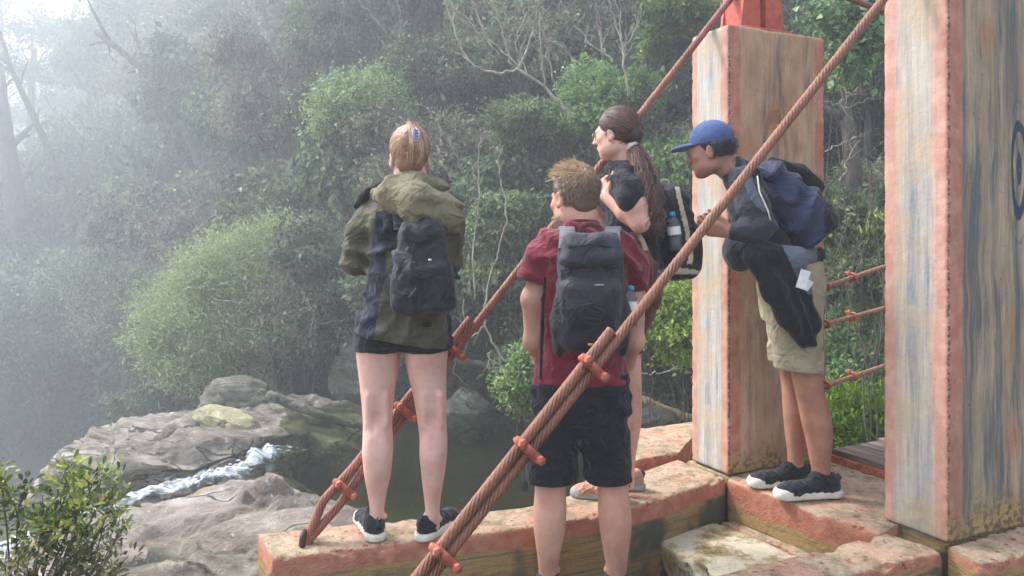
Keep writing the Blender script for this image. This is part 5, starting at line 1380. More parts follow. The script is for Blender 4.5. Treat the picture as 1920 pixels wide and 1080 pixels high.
S.ell(W(1166, 296, d + .0), (.052, .055, .03), None, .006, 's'); S.link('t_shirt', BLACKC, P3_)
S = SDF((.30, 3.34, .62), (.78, 3.92, 1.0), .0066)
S.loft(rows(d, [(668, 1163, 40, 0, .13), (620, 1164, 46, 0, .14), (570, 1168, 50, 0, .145)]), 0, 2.2); S.disp(lumps(14, .006)); S.cut(W(1163, 660, d), (0, 0, -1)); S.link('shorts', BLACKC, P3_)
S = SDF((.44, 3.24, .72), (.82, 3.76, 1.30), .006)
S.chain([W(1186, 450, d - .13), W(1206, 500, d - .15), W(1212, 560, d - .13), W(1206, 606, d - .10)], [.032, .052, .058, .034], .05); S.chain([W(1200, 480, d - .08), W(1222, 545, d - .08), W(1210, 600, d - .08)], [.03, .045, .03], .04)
S.disp(folds((1, 0, .15), .05, .010, 51, .4)); S.disp(lumps(14, .009)); S.link('tied_sweater', BROWNM, P3_)
p = W(1181, 905, 3.72); put_shoe(P3_, SHOE_T, (p.x, p.y, .001), R(88), .98); p = W(1152, 930, 3.56); put_shoe(P3_, SHOE_T, (p.x, p.y, .001), R(70), .95)
# hair
S = SDF((.34, 3.44, 1.50), (.72, 3.84, 1.90), .0048)
F3.ell(S, (0, -.020, .040), (.081, .102, .092), .01); F3.ell(S, (0, -.095, -.02), (.045, .045, .05), .04); F3.ell(S, (0, .095, -.035), (.10, .066, .10), .01, 's')
S.disp(lambda X, Y, Z: .003 * fbm(X * 30, Y * 30, Z * 50, 3), .02); S.link('hair', H_BRWN, P3_)
rs = np.random.RandomState(25); st = rdir(rs, 5200); st = st[(st[:, 1] < .55) & (st[:, 2] > -.65)]
Pw, Nw = slerp_paths(F3, (0, -.020, .040), (.081, .102, .092), st, (-.05, -.93, -.42), 14, 1.01, .030, 5, .03); strands('hair_strands', Pw, Nw, .0012, H_BRWN, P3_, 8)
st = rdir(rs, 260); st = st[st[:, 1] < .6]; Pw, Nw = slerp_paths(F3, (0, -.020, .040), (.083, .104, .098), st, (-.05, -.6, .2), 10, 1.04, .06, 6, .06); strands('flyaway_hair', Pw[:, :6], Nw[:, :6], .0005, H_BRWN, P3_, 9)
n_ = 900; G = [W(1186, 272, d - .03), W(1200, 300, d - .09), W(1214, 345, d - .13), W(1222, 395, d - .15), W(1226, 430, d - .155), W(1228, 452, d - .15)]
G = np.array([list(q) for q in G]); t_ = np.linspace(0, 1, 16); Gc = np.stack([np.interp(t_ * 5, np.arange(6), G[:, i]) for i in range(3)], 1)
wd = np.interp(t_, [0, .12, .35, .7, 1], [.012, .036, .050, .052, .024]); off = rs.randn(n_, 3) * .5; off /= np.maximum(1, np.linalg.norm(off, axis=1))[:, None]
ph = rs.randint(0, 9, n_) * .7; wave = np.stack([np.sin(t_[None] * 17 + ph[:, None]), np.cos(t_[None] * 15 + ph[:, None] * 1.3), 0 * t_[None] + 0 * ph[:, None]], -1) * .032 * t_[None, :, None]
ends = rs.uniform(.62, .98, n_)[:, None, None]
Pp = Gc[None] + off[:, None] * wd[None, :, None] * 1.25 + wave; Pp = Pp[:, :1] + (Pp - Pp[:, :1]) * ends
Nn_ = np.broadcast_to(off[:, None] + np.array([0, -.6, 0]), Pp.shape); strands('ponytail', Pp, Nn_, .0016, H_BRWN, P3_, 10)
S = SDF((.50, 3.30, 1.10), (.78, 3.70, 1.66), .006); S.chain([q for q in Gc[::3]], list(np.interp(t_[::3], [0, .12, .35, .7, 1], [.012, .026, .034, .028, .01])), .02); S.disp(folds((1, 0, .3), .022, .006, 3, .5)); S.link('ponytail_core', H_BRWN, P3_)
S = SDF((.48, 3.44, 1.55), (.66, 3.68, 1.74), .0045)
cc = np.array(list(W(1186, 270, d - .035)))
for i in range(14):
    a = i / 14 * 6.283; ax1 = np.array([.75, 0, .66]); ax2 = np.array([0, 1, 0]); S.ell(cc + (ax1 * math.cos(a) + ax2 * math.sin(a)) * .026, (.015, .014, .015), None, .006)
S.disp(lumps(60, .006)); S.link('scrunchie', plain('white_scrunchie_cloth', sr(214, 210, 200), .8), P3_)
b = MB()
for s_ in (-1, 1):
    b.tube([F3(s_ * .033 + .021 * math.cos(a), .105 - abs(.021 * math.cos(a) + s_ * .033) * .15, -.004 + .019 * math.sin(a)) for a in np.linspace(0, 6.283, 21)], .0015, 6)
    b.tube([F3(s_ * .054, .098, .002), F3(s_ * .072, .06, .004), F3(s_ * .080, .0, .0), F3(s_ * .080, -.01, -.008)], .0015, 6)
b.tube([F3(-.013, .104, .0), F3(0, .108, .004), F3(.013, .104, .0)], .0015, 6); b.link('glasses', plain('thin_gold_frame', sr(190, 160, 120), .3, Metallic=.7), P3_)
pk = W(1268, 440, 3.66)
B3_ = empty('backpack', (pk.x, pk.y, pk.z - .24), 'black backpack with pale trim on the person with the ponytail', 'backpack')
S = SDF((.62, 3.40, .92), (.98, 3.92, 1.56), .0055)
S.box(W(1266, 440, 3.66), (.082, .125, .212), .065, rotm(0, 0, -.10), .02, taper=.10); S.ell(W(1292, 465, 3.66), (.062, .10, .13), None, .04); S.ell(W(1258, 375, 3.66), (.05, .09, .08), None, .04)
S.disp(lumps(11, .010, 5)); S.disp(folds((.3, 0, 1), .08, .005, 9, .5))
def wm(X, Y, Z):
    px = pxof(X, Y); py = pyof(Y, Z); r = np.zeros(len(X), int)
    c1 = np.interp(py, [345, 380, 430, 480, 510], [1268, 1276, 1288, 1296, 1290])
    r[(np.abs(px - c1) < 4.5) & (py > 350) & (py < 495)] = 1
    r[(py > 500 + .18 * np.abs(px - 1268)) & (py < 514)] = 1
    r[(px < 1232) & (py > 440) & (py < 500)] = 1
    return r
S.link('bag', [PACKB, BEIGE], B3_, mfn=wm)
strap('hip_strap', [W(1185, 420, 3.50), W(1204, 450, 3.46), W(1218, 490, 3.45), W(1226, 530, 3.50), W(1240, 520, 3.58)], .024, BEIGE, B3_, (-.2, -1, 0), .004)
strap('shoulder_strap', [W(1240, 360, 3.60), W(1215, 332, 3.56), W(1190, 322, 3.52), W(1166, 345, 3.50), W(1160, 400, 3.52)], .05, PACKB, B3_, [(.3, -1, .5), (0, -.6, 1), (0, -.6, 1), (-.8, -.6, .4), (-.8, -.6, 0)], .008)
strap('haul_loop', [W(1238, 352, 3.66), W(1240, 338, 3.66), W(1252, 338, 3.66), W(1256, 354, 3.66)], .016, BEIGE, B3_, (0, -1, 0), .004)
bottle('water bottle with bright blue cap in the side pocket of the pale trimmed backpack', W(1268, 468, 3.515), .030, .17, -.12)

# ================================================================== man in the blue cap, leaning
d = 3.66
foot = W(1500, 905, d); foot.z = 0
P4_ = empty('person', foot, 'person in a blue cap and charcoal top leaning forward by the farther pillar', 'person')
F4 = Frame(W(1331, 284, d + .0), 1.22, -.16, 0, 1.0)
S = SDF((.76, 3.22, .02), (1.66, 4.12, 1.80), .0068)
S.loft(rows(d - .04, [(915, 1543, 15, .0, .034), (895, 1541, 15.5, .0, .036), (870, 1538, 18, 0, .04), (830, 1537, 24, -.0, .052), (790, 1531, 28, -.0, .058), (755, 1524, 28, 0, .056), (725, 1516, 27, 0, .054), (700, 1512, 29, 0, .058), (670, 1508, 32, 0, .066), (620, 1500, 36, 0, .08), (560, 1490, 40, 0.02, .09)]), 0)
S.loft(rows(d + .12, [(900, 1492, 14, .0, .034), (880, 1492, 14.5, .0, .036), (850, 1494, 17, 0, .04), (800, 1492, 21, -.0, .052), (760, 1490, 22, -.0, .054), (720, 1488, 22, 0, .054), (690, 1486, 26, 0, .058), (620, 1484, 34, 0, .08), (560, 1482, 38, 0, .09)]), .01)
S.ell(W(1484, 520, d + .03), (.13, .15, .12), None, .05)
S.chain([W(1480, 500, d + .03), W(1452, 430, d + .03), W(1425, 375, d + .02), W(1400, 340, d + .02)], [.105, .105, .112, .08], .06)
S.chain([W(1400, 345, d + .02), W(1366, 316, d + .01), W(1347, 298, d)], [.060, .054, .054], .02)
head(S, F4)
sh, el, wr = W(1396, 352, d - .13), W(1430, 424, d - .20), W(1368, 434, d - .16)
S.chain([sh, (sh + el) / 2, el], [.046, .045, .040], .03); S.chain([el, el * .6 + wr * .4, wr], [.040, .038, .030], .02)
hand(S, wr, Vector((-.9, -.10, .16)), (.1, .9, .5), (0, -.35, 1), .75, 1.12, [.95, .85, .80, .75], .5)
sh2, el2, wr2 = W(1395, 352, d + .16), W(1410, 430, d + .20), W(1400, 440, d + .12); S.chain([sh2, el2, wr2], [.055, .042, .03], .03); hand(S, wr2, Vector((.05, -.1, -.3)), (0, -1, 0), (1, 0, 0), .8, .9)
S.link('body', SK3, P4_)
S = SDF((.84, 3.20, 1.0), (1.64, 4.08, 1.70), .0064)
S.chain([W(1480, 490, d + .03), W(1452, 430, d + .03), W(1425, 375, d + .02), W(1402, 345, d + .02)], [.13, .135, .142, .105], .06)
S.chain([W(1396, 338, d - .11), W(1412, 385, d - .17), W(1428, 424, d - .20)], [.075, .070, .062], .04); S.chain([W(1428, 424, d - .20), W(1405, 432, d - .185), W(1378, 434, d - .165)], [.062, .052, .040], .03)
S.chain([sh2, el2, wr2], [.07, .058, .05], .03); S.chain([W(1398, 335, d + .02), W(1376, 318, d + .01)], [.075, .066], .02)
S.ell(W(1388, 470, d + .02), (.08, .13, .10), None, .05)
S.disp(folds((1, 0, .6), .075, .010, 61, .8)); S.disp(lumps(11, .010, 4)); S.disp(lumps(28, .004))
S.cut(W(1366, 310, d), (-.75, 0, .45)) if False else None
S.ell(W(1362, 306, d + .01), (.058, .06, .055), None, .008, 's'); S.link('long_sleeved_top', CHAR, P4_)
S = SDF((1.10, 3.38, .55), (1.56, 3.98, 1.16), .0062)
S.loft(rows(d - .04, [(694, 1497, 43, 0, .085), (650, 1495, 45, 0, .10), (600, 1490, 48, 0, .11), (540, 1484, 52, .04, .12)]), 0, 2.3); S.loft(rows(d + .11, [(690, 1487, 40, 0, .085), (640, 1485, 44, 0, .10), (580, 1482, 48, 0, .11), (540, 1482, 52, 0, .12)]), .01, 2.3)
S.loft(rows(d + .03, [(600, 1482, 50, 0, .15), (540, 1482, 58, 0, .17), (490, 1480, 56, 0, .16)]), .03, 2.3)
S.disp(folds((1, 0, .4), .07, .008, 71, .8)); S.disp(lumps(14, .007)); S.cut(W(1495, 688, d), (-.10, 0, -1)); S.link('shorts', KHAKI, P4_)
S = SDF((1.18, 3.40, .52), (1.52, 3.76, .72), .006); S.loft(rows(d - .04, [(696, 1497, 45.5, 0, .091), (680, 1497, 45.5, 0, .093), (664, 1496, 45.5, 0, .094)]), 0, 2.3); S.disp(lumps(20, .005)); S.cut(W(1495, 692, d), (-.10, 0, -1)); S.cut(W(1495, 668, d), (.1, 0, 1)); S.link('rolled_cuff', KHAKI, P4_)
# jacket tied round the waist, hanging down
S = SDF((.98, 3.10, .60), (1.60, 3.98, 1.26), .006)
S.chain([W(1385, 465, d - .10), W(1430, 478, d - .20), W(1490, 484, d - .19), W(1535, 480, d - .02)], [.038, .048, .046, .035], .05)
S.chain([W(1420, 490, d - .20), W(1452, 540, d - .20), W(1480, 590, d - .185), W(1505, 636, d - .17)], [.046, .054, .050, .028], .05); S.chain([W(1470, 490, d - .19), W(1500, 545, d - .18), W(1518, 600, d - .165), W(1520, 640, d - .155)], [.042, .044, .038, .024], .05)
S.disp(folds((1, 0, .45), .06, .008, 81, .5)); S.disp(lumps(11, .010)); S.disp(lumps(34, .004))
def jt(X, Y, Z):
    px = pxof(X, Y); py = pyof(Y, Z); r = np.zeros(len(X), int)
    e = np.interp(py, [450, 480, 520, 560], [1462, 1476, 1494, 1520]); r[(px > e) & (py < 552) & (px < 1532)] = 1
    return r
S.link('tied_jacket', [BLACKC, GREYJ], P4_, mfn=jt)
b = MB(); c_ = W(1506, 524, d - .255); b.box(c_, (.022, .002, .042), rotm(0, 0, .30)); b.box(c_ + Vector((.022, .004, -.026)), (.014, .002, .024), rotm(0, .2, .55)); b.link('paper_tag', PLW, P4_, smooth=False)
p = W(1546, 912, d - .05); put_shoe(P4_, SHOE_B, (p.x, p.y, .001), R(98), 1.12); p = W(1492, 890, d + .12); put_shoe(P4_, SHOE_B, (p.x, p.y, .001), R(96), 1.10)
# cap and hair
S = SDF((.72, 3.46, 1.44), (1.10, 3.86, 1.80), .0046)
F4.ell(S, (0, -.018, .052), (.087, .107, .094), .01); S.cut(F4(0, .0, .028), F4.M @ np.array([0, .10, -1.0])); F4.ell(S, (0, -.115, .035), (.03, .03, .022), .006, 's')
F4.ell(S, (0, .0, .145), (.008, .008, .006), .004)
S.disp(lambda X, Y, Z: .0012 * fbm(X * 30, Y * 30, Z * 30, 2), .02); S.link('cap', CAPB, P4_)
S = SDF((.66, 3.46, 1.44), (.98, 3.86, 1.72), .0040)
F4.ell(S, (0, .105, .036), (.074, .078, .020), .004); F4.ell(S, (0, .10, .020), (.082, .088, .022), .004, 's'); F4.ell(S, (0, -.018, .052), (.084, .102, .12), .003, 's')
S.link('cap_brim', CAPB, P4_)
strap('cap_strap', [F4(-.05, -.108, .022), F4(-.02, -.124, .022), F4(.02, -.124, .022), F4(.05, -.108, .022)], .018, CAPB, P4_, [(.5, -.5, 0)] * 4, .003)
S = SDF((.76, 3.46, 1.40), (1.08, 3.86, 1.76), .0048)
F4.ell(S, (0, -.024, .030), (.079, .098, .082), .01); F4.ell(S, (0, .085, -.03), (.10, .075, .10), .01, 's'); S.cut(F4(0, -.02, -.038), F4.M @ np.array([0, .25, -1])); S.disp(lambda X, Y, Z: .004 * fbm(X * 40, Y * 40, Z * 40, 3), .02); S.link('hair', H_BLK, P4_)
rs = np.random.RandomState(35); D = rdir(rs, 5000); D = D[(D[:, 1] < .1) & (D[:, 2] < .15) & (D[:, 2] > -.62)]
short_hair(F4, (0, -.024, .030), (.079, .098, .082), D, lambda D: .016 + 0 * D[:, 0], lambda D: np.stack([0 * D[:, 0], -.2 + 0 * D[:, 0], -.9 + 0 * D[:, 0]], 1), 6, .0009, H_BLK, P4_, 'short_hair', .003, .6)
pk = W(1480, 380, d - .02)
B4_ = empty('backpack', (pk.x, pk.y, pk.z - .2), 'navy drawstring backpack on the back of the leaning person in the blue cap', 'backpack')
S = SDF((1.0, 3.20, 1.08), (1.66, 3.98, 1.70), .0062)
rt = rotm(0, 0, -.60)
S.box(W(1487, 392, d - .02), (.100, .155, .168), .07, rt, .03, taper=.16); S.ell(W(1494, 404, d - .04), (.125, .15, .115), rt, .06); S.ell(W(1440, 325, d - .02), (.08, .13, .06), rt, .05)
S.disp(folds((.7, .3, -.5), .075, .014, 91, .45)); S.disp(lumps(10, .012)); S.disp(lumps(26, .005))
def nm_(X, Y, Z):
    px = pxof(X, Y); py = pyof(Y, Z); return np.where((py < np.interp(px, [1430, 1480, 1520, 1560], [296, 312, 345, 395])) | (px > 1546), 1, 0)
S.link('bag', [PACKN, BLACKC], B4_, mfn=nm_)
S = SDF((1.14, 3.50, 1.24), (1.60, 4.02, 1.70), .0062)
S.chain([W(1448, 304, d + .10), W(1500, 322, d + .12), W(1532, 350, d + .12)], [.026, .036, .034], .03); S.disp(lumps(14, .008)); S.link('side_pouch', BLACKC, B4_)
strap('shoulder_strap', [W(1432, 318, d - .16), W(1410, 310, d - .19), W(1398, 326, d - .235), W(1412, 365, d - .25), W(1432, 398, d - .25), W(1446, 425, d - .21)], .036, GREYJ, B4_, [(0, -.5, 1), (-.2, -.6, 1), (-.4, -1, .2), (-.3, -1, 0), (-.2, -1, 0), (0, -1, 0)], .006)
tube_part('drawstring', [W(1420, 330, d - .24), W(1424, 360, d - .262), W(1440, 395, d - .262), W(1446, 420, d - .25)], .0035, PLW, B4_, 6)
# ------------------------------------------------------------------ plants
LF = leaf_mat('dull_forest_leaf', sr(44, 58, 40), sr(82, 100, 66), sr(138, 150, 108), .35)
LF_D = leaf_mat('shade_darkened_leaf', sr(26, 36, 24), sr(46, 62, 38), sr(84, 100, 62), .25)  # darker leaf greens: shade in the gaps between crowns painted in
LF_M = leaf_mat('mid_green_leaf', sr(58, 80, 44), sr(104, 130, 72), sr(164, 180, 112), .4)
LF_B = leaf_mat('bright_leaf', sr(60, 90, 34), sr(106, 142, 58), sr(160, 184, 96), .4)
LF_Y = leaf_mat('yellow_green_leaf', sr(40, 54, 26), sr(88, 102, 44), sr(166, 164, 78), .3)
LF_F = leaf_mat('feathery_pale_leaf', sr(98, 118, 80), sr(138, 156, 112), sr(172, 184, 144), .35)
LF_G = leaf_mat('grey_brown_leaf', sr(82, 88, 70), sr(122, 124, 102), sr(164, 158, 138), .3)
BARK = bark_mat('dark_bark', sr(60, 54, 48), sr(98, 90, 80))
BARK_P = bark_mat('pale_dead_bark', sr(128, 118, 104), sr(178, 170, 154))

def leaves(rs, P, Nrm, A, L, Wd, fold=.25):
    """quads: base, side, tip, side. P bases, Nrm leaf normals, A leaf axes"""
    n = len(P)
    A = A / (np.linalg.norm(A, axis=1)[:, None] + 1e-9)
    Nn = Nrm - A * (Nrm * A).sum(1)[:, None]; Nn /= np.linalg.norm(Nn, axis=1)[:, None] + 1e-9
    Sd = np.cross(A, Nn)
    L = np.broadcast_to(np.asarray(L, float), (n,))[:, None] * (.7 + .6 * rs.rand(n, 1)); Wd = np.broadcast_to(np.asarray(Wd, float), (n,))[:, None] * (.7 + .6 * rs.rand(n, 1))
    m = P + A * L * .45
    V = np.stack([P, m + Sd * Wd + Nn * Wd * fold, P + A * L - Nn * L * .12, m - Sd * Wd + Nn * Wd * fold], 1).reshape(-1, 3)
    Q = np.arange(4 * n).reshape(-1, 4)
    return V, Q
def rdir(rs, n):
    v = rs.randn(n, 3); return v / np.linalg.norm(v, axis=1)[:, None]
def crown_mesh(name, seed, lobes, n, L, Wd, mat, clump=.17, per=42, flat=.85, droop=.3, updir=.5, depth=(.62, 1.03), face=.6):
    rs = np.random.RandomState(seed); lobes = np.array(lobes, float); nc = n // per
    wgt = lobes[:, 3] ** 2; li = rs.choice(len(lobes), nc, p=wgt / wgt.sum())
    D = rdir(rs, nc); D[:, 2] = np.abs(D[:, 2]) * .45 + D[:, 2] * .6; D /= np.linalg.norm(D, axis=1)[:, None]
    rad = lobes[li, 3] * rs.uniform(depth[0], depth[1], nc) * (1 + .18 * rs.randn(nc))
    C = lobes[li, :3] + D * rad[:, None] * np.array([1, 1, .85])
    Rm = lobes[:, 3].mean()
    ci = np.repeat(np.arange(nc), per); N = len(ci)
    g_ = rs.randn(N, 3) * clump * Rm * (0.6 + .8 * rs.rand(nc))[ci][:, None]; g_[:, 2] *= flat
    P = C[ci] + g_
    Nn = D[ci] * face + np.array([0, 0, updir]) + rdir(rs, N) * .65
    A = rdir(rs, N) + D[ci] * .5 - np.array([0, 0, droop])
    V, Q = leaves(rs, P, Nn, A, L, Wd)
    ct = rs.rand(nc); tint = np.clip(ct[ci] * .6 + rs.rand(N) * .4 + .12 * rs.randn(N), 0, 1)
    return np_mesh(name, V, Q, [mat], None, False, {'tint': np.repeat(tint, 4)})
def limbs(mb, rs, base, tip, r0, r1, seg=7, wob=.08, n=7, kids=0, kl=.5, depth=0):
    base = np.array(list(base), float); tip = np.array(list(tip), float); Ln = np.linalg.norm(tip - base)
    t = np.linspace(0, 1, seg)[:, None]; P = base + (tip - base) * t
    w_ = np.cumsum(rs.randn(seg, 3), axis=0) * wob * Ln / seg; w_ -= w_[0] + (w_[-1] - w_[0]) * t; P += w_
    mb.tube(P, np.linspace(r0, r1, seg), n)
    for k in range(kids):
        i = rs.randint(max(1, seg // 3), seg); d = (tip - base) / Ln + rdir(rs, 1)[0] * .95; d[2] += .12; d /= np.linalg.norm(d)
        limbs(mb, rs, P[i], P[i] + d * Ln * kl * rs.uniform(.6, 1.1), (r0 + (r1 - r0) * i / seg) * .6, r1 * .5, max(4, seg - 1), wob * 1.3, max(4, n - 1), kids - 1 if depth < 2 else 0, kl * .85, depth + 1)
def lobeset(rs, k, R0, spread, hz):
    out = [(0, 0, hz, R0 * .8)]
    for i in range(k):
        a = rs.rand() * 6.283; r = spread * rs.uniform(.45, 1); out.append((math.cos(a) * r, math.sin(a) * r, hz + rs.uniform(-.55, .6) * R0, R0 * rs.uniform(.4, .68)))
    return out
# unit trees: crown radius about 1, foot at the origin
KINDS = []
for k in range(7):
    rs = np.random.RandomState(40 + k)
    hz = [1.5, 1.3, 1.8, 1.2, 1.6, 1.4, 2.0][k]
    lb = lobeset(rs, [6, 8, 5, 9, 7, 6, 5][k], .8, .85, hz)
    mat = [LF, LF, LF, LF, LF_G, LF, LF][k]
    cm = crown_mesh('crown', 60 + k, lb, [15000, 12000, 11000, 15000, 12000, 12000, 6500][k], [.082, .115, .09, .078, .08, .125, .07][k], [.023, .030, .022, .021, .018, .030, .016][k], mat,
                    clump=[.15, .18, .13, .16, .2, .15, .2][k], per=[30, 26, 34, 28, 40, 24, 30][k], depth=(.35, 1.08), droop=[.3, .5, .2, .1, .4, .7, .2][k])
    mb = MB(); limbs(mb, rs, (0, 0, -.9), (0.05, 0, hz * .8), .075, .05, 8, .12, 8)
    for q in range(6):
        l = lb[rs.randint(len(lb))]; e = np.array(l[:3]) + rdir(rs, 1)[0] * l[3] * .9
        limbs(mb, rs, (0.02, 0, hz * rs.uniform(.3, .8)), e, .022, .005, 7, .25, 5, 2, .5)
    tm = mb.mesh('trunk', [BARK])
    KINDS.append((cm, tm))
ORD = ['first', 'second', 'third', 'fourth', 'fifth', 'sixth', 'seventh', 'eighth', 'ninth', 'tenth', 'eleventh', 'twelfth', 'thirteenth', 'fourteenth', 'fifteenth', 'sixteenth', 'seventeenth', 'eighteenth']
def tree(kind, x, y, z, s, rz, label, group, name='tree', sz=1.0, cat='tree'):
    root = empty(name, (x, y, z), label, cat, group, rz); root.scale = (s, s, s * sz)
    for nm, me in (('trunk', KINDS[kind][1]), ('crown', KINDS[kind][0])):
        o = bpy.data.objects.new(nm, me); COL.objects.link(o); o.parent = root
    return root
rg = random.Random(11)
rowname = ['lowest row above the water', 'second row up the slope', 'third row up the slope', 'fourth row up the slope', 'fifth row up the slope', 'sixth row up the slope', 'top row against the sky']
for row in range(6):
    a = -.80 + .05 * (row % 2); k = 0
    while a < .62:
        F, zb, sl = [float(v) for v in prof(a)]
        t = [.3, 1.5, 2.9, 4.5, 6.4, 8.8][row] * (F / 11.0) ** .9 * rg.uniform(.85, 1.15)
        y = F + t; x = a * y; s = y * rg.uniform(.072, .098); z = float(height(x, y)) - s * .55
        left = a < -.3
        skip = (left and a < -.5 and row >= 4)
        if not skip:
            kd = rg.choice([0, 1, 2, 3, 4, 5]) if a > -.5 else rg.choice([0, 2, 4, 3, 6])
            hue = 'pale misty' if left else ('grey green' if a < .05 else 'dark green')
            tree(kd, x, y, z, s, rg.uniform(0, 6.28), '%s leafy tree, %s from the left in the %s' % (hue, ORD[min(k, 17)], rowname[row]), 'trees on the far slope', sz=rg.uniform(1.0, 1.45))
            k += 1
        a += rg.uniform(.088, .125)
# tall thin misty trees at the left, sky showing through
for i, (px, d, s, ty) in enumerate([(-60, 46, 3.3, 120), (60, 52, 3.6, 60), (175, 50, 3.0, 110), (20, 40, 2.8, 330), (260, 46, 3.8, -10), (330, 44, 3.4, 90), (120, 60, 4.0, 200), (400, 40, 3.3, 30), (0, 58, 4.2, -60), (480, 36, 2.8, 60)]):
    p = W(px, ty, d); kd = [6, 6, 2, 6, 2, 0, 6, 4, 6, 0][i]
    hz = 1.9 * s
    tree(kd, p.x, d, p.z - hz, s, i * 1.3, 'tall pale tree standing high in the mist, %s from the left by its foot' % ORD[[1, 3, 4, 2, 5, 6, 0, 7, 8, 9][i]], 'tall misty trees at the upper left', 'tall_tree')
    mb = MB(); rs = np.random.RandomState(200 + i)
    limbs(mb, rs, (p.x + .4, d, float(height(p.x, d)) - .5), (p.x, d, p.z), .20, .11, 10, .06, 8)
    o = mb.link('trunk', BARK, COL.objects['tall_tree' if i == 0 else 'tall_tree.%03d' % i])

# big feathery bush and its greyer neighbour
def bush(name, label, c, foot_z, lobes, n, L, Wd, mat, seed, cat='bush', group=None, **kw):
    c = Vector(c); root = empty(name, (c.x, c.y, foot_z), label, cat, group)
    lb = [(l[0], l[1], l[2] + c.z - foot_z, l[3]) for l in lobes]
    me = crown_mesh('foliage', seed, lb, n, L, Wd, mat, **kw)
    o = bpy.data.objects.new('foliage', me); COL.objects.link(o); o.parent = root
    mb = MB(); rs = np.random.RandomState(seed)
    for l in lb[:3] if 'shrub' in name else lb:
        limbs(mb, rs, (l[0] * .15, l[1] * .15, -.1), (l[0], l[1], l[2]), max(.008, l[3] * .022), .004, 7, .25, 6, 1, .5)
    o = mb.link('stems', BARK, None); o.parent = root
    return root
fe = dict(clump=.22, per=60, flat=.8, droop=.15, updir=.7, depth=(.72, 1.0), face=.9)
bush('round_bush', 'large round feathery bush, pale bright green, left of the first hiker', W(445, 585, 15), -3.0,
     [(-.15, 0, .1, 1.25), (-.75, -.1, -.35, .9), (-.95, 0, -.85, .6), (.35, -.2, .75, 1.0), (.7, .1, .3, 1.0), (-.3, -.6, -.9, .7), (.2, -.5, -.3, .9), (.95, 0, 1.05, .75)], 90000, .12, .013, LF_F, 5, **fe)
bush('grey_bush', 'grey brown fine leaved bush joined to the right of the round green bush', W(600, 560, 14.6), -2.6,
     [(0, 0, .7, .9), (.3, -.3, -.1, .9), (-.4, -.5, -.5, .75), (.5, -.2, -.8, .7), (.75, .2, .6, .7), (-.1, -.5, .2, .8)], 52000, .09, .010, LF_G, 6, clump=.2, per=50, flat=.7)
bush('leafy_bush', 'bright green bush hanging over the water left of the man in maroon', W(985, 712, 8.0), -1.3,
     [(0, 0, 0, .22), (.05, 0, .22, .16), (-.12, 0, -.12, .13), (.14, .1, .1, .2), (.0, 0, -.28, .12)], 4200, .062, .015, LF_B, 7, clump=.3, per=20)
bush('leafy_bush', 'bright green bush between the standing woman and the farther pillar', W(1262, 612, 7.6), -1.3,
     [(0, 0, 0, .3), (.1, 0, .25, .22), (-.12, 0, .15, .2), (.1, 0, -.28, .2), (-.2, 0, -.05, .16), (.3, 0, .0, .3)], 7500, .06, .014, LF_B, 8, clump=.25, per=20)
bush('leafy_bush', 'bright bushy plant with upright narrow leaves beside the deck boards', W(1612, 800, 6.4), -1.0,
     [(0, 0, 0, .25), (.18, 0, -.08, .22), (-.1, 0, .1, .2), (.22, 0, .12, .2), (-.2, 0, -.1, .2), (.35, 0, .05, .2)], 5200, .085, .010, LF_B, 9, clump=.32, per=16, droop=-.7)
bush('leafy_branch', 'drooping yellow green leaf spray beside the nearer pillar', W(1642, 425, 6.0), -.8, [(0, 0, .08, .05), (.02, 0, -.05, .05), (0, 0, .0, .05)], 130, .085, .012, LF_Y, 10, clump=.9, per=10, droop=1.6)
bush('hanging_bush', 'round leaved branches hanging between the tops of the two pillars', W(1600, 75, 7.2), -1.0,
     [(0, 0, 0, .28), (.1, 0, .3, .3), (-.1, 0, -.25, .2), (.2, 0, -.15, .22), (-.2, 0, .2, .22), (.45, 0, .1, .35)], 2600, .085, .030, leaf_mat('round_leaf', sr(40, 66, 36), sr(84, 112, 70), sr(150, 168, 130)), 11, clump=.35, per=14)
# mid-distance bushes right: lighter green clumps seen in the photograph
for i, (px, py, d, r, lab) in enumerate([(1130, 190, 11.6, .75, 'above the standing woman'), (1240, 330, 10.8, .8, 'behind the ponytail'), (1010, 240, 11.8, .7, 'upper middle, under the bare branches'), (700, 200, 14, 1.2, 'rounded crown above the first hiker'), (935, 420, 11.2, .6, 'right of the first hiker shoulder'), (1610, 470, 9.2, .8, 'between the pillars, above the hand ropes'), (1280, 60, 10.6, .7, 'left of the farther pillar top'), (1600, 640, 9.0, .7, 'between the pillars, behind the hand ropes')]):
    p = W(px, py, d); rs = np.random.RandomState(i + 70)
    bush('leafy_shrub', 'mid green leafy shrub on the slope, %s' % lab, p, float(height(p.x, p.y)) - .2, [(q[0] * r, q[1] * r, (q[2] - 1) * r * 1.15, q[3] * r * 1.0) for q in lobeset(rs, 6, .75, .8, 1.0)],
         15000, .085, .019, LF_M, 80 + i, group='shrubs on the slope', clump=.2, per=34)

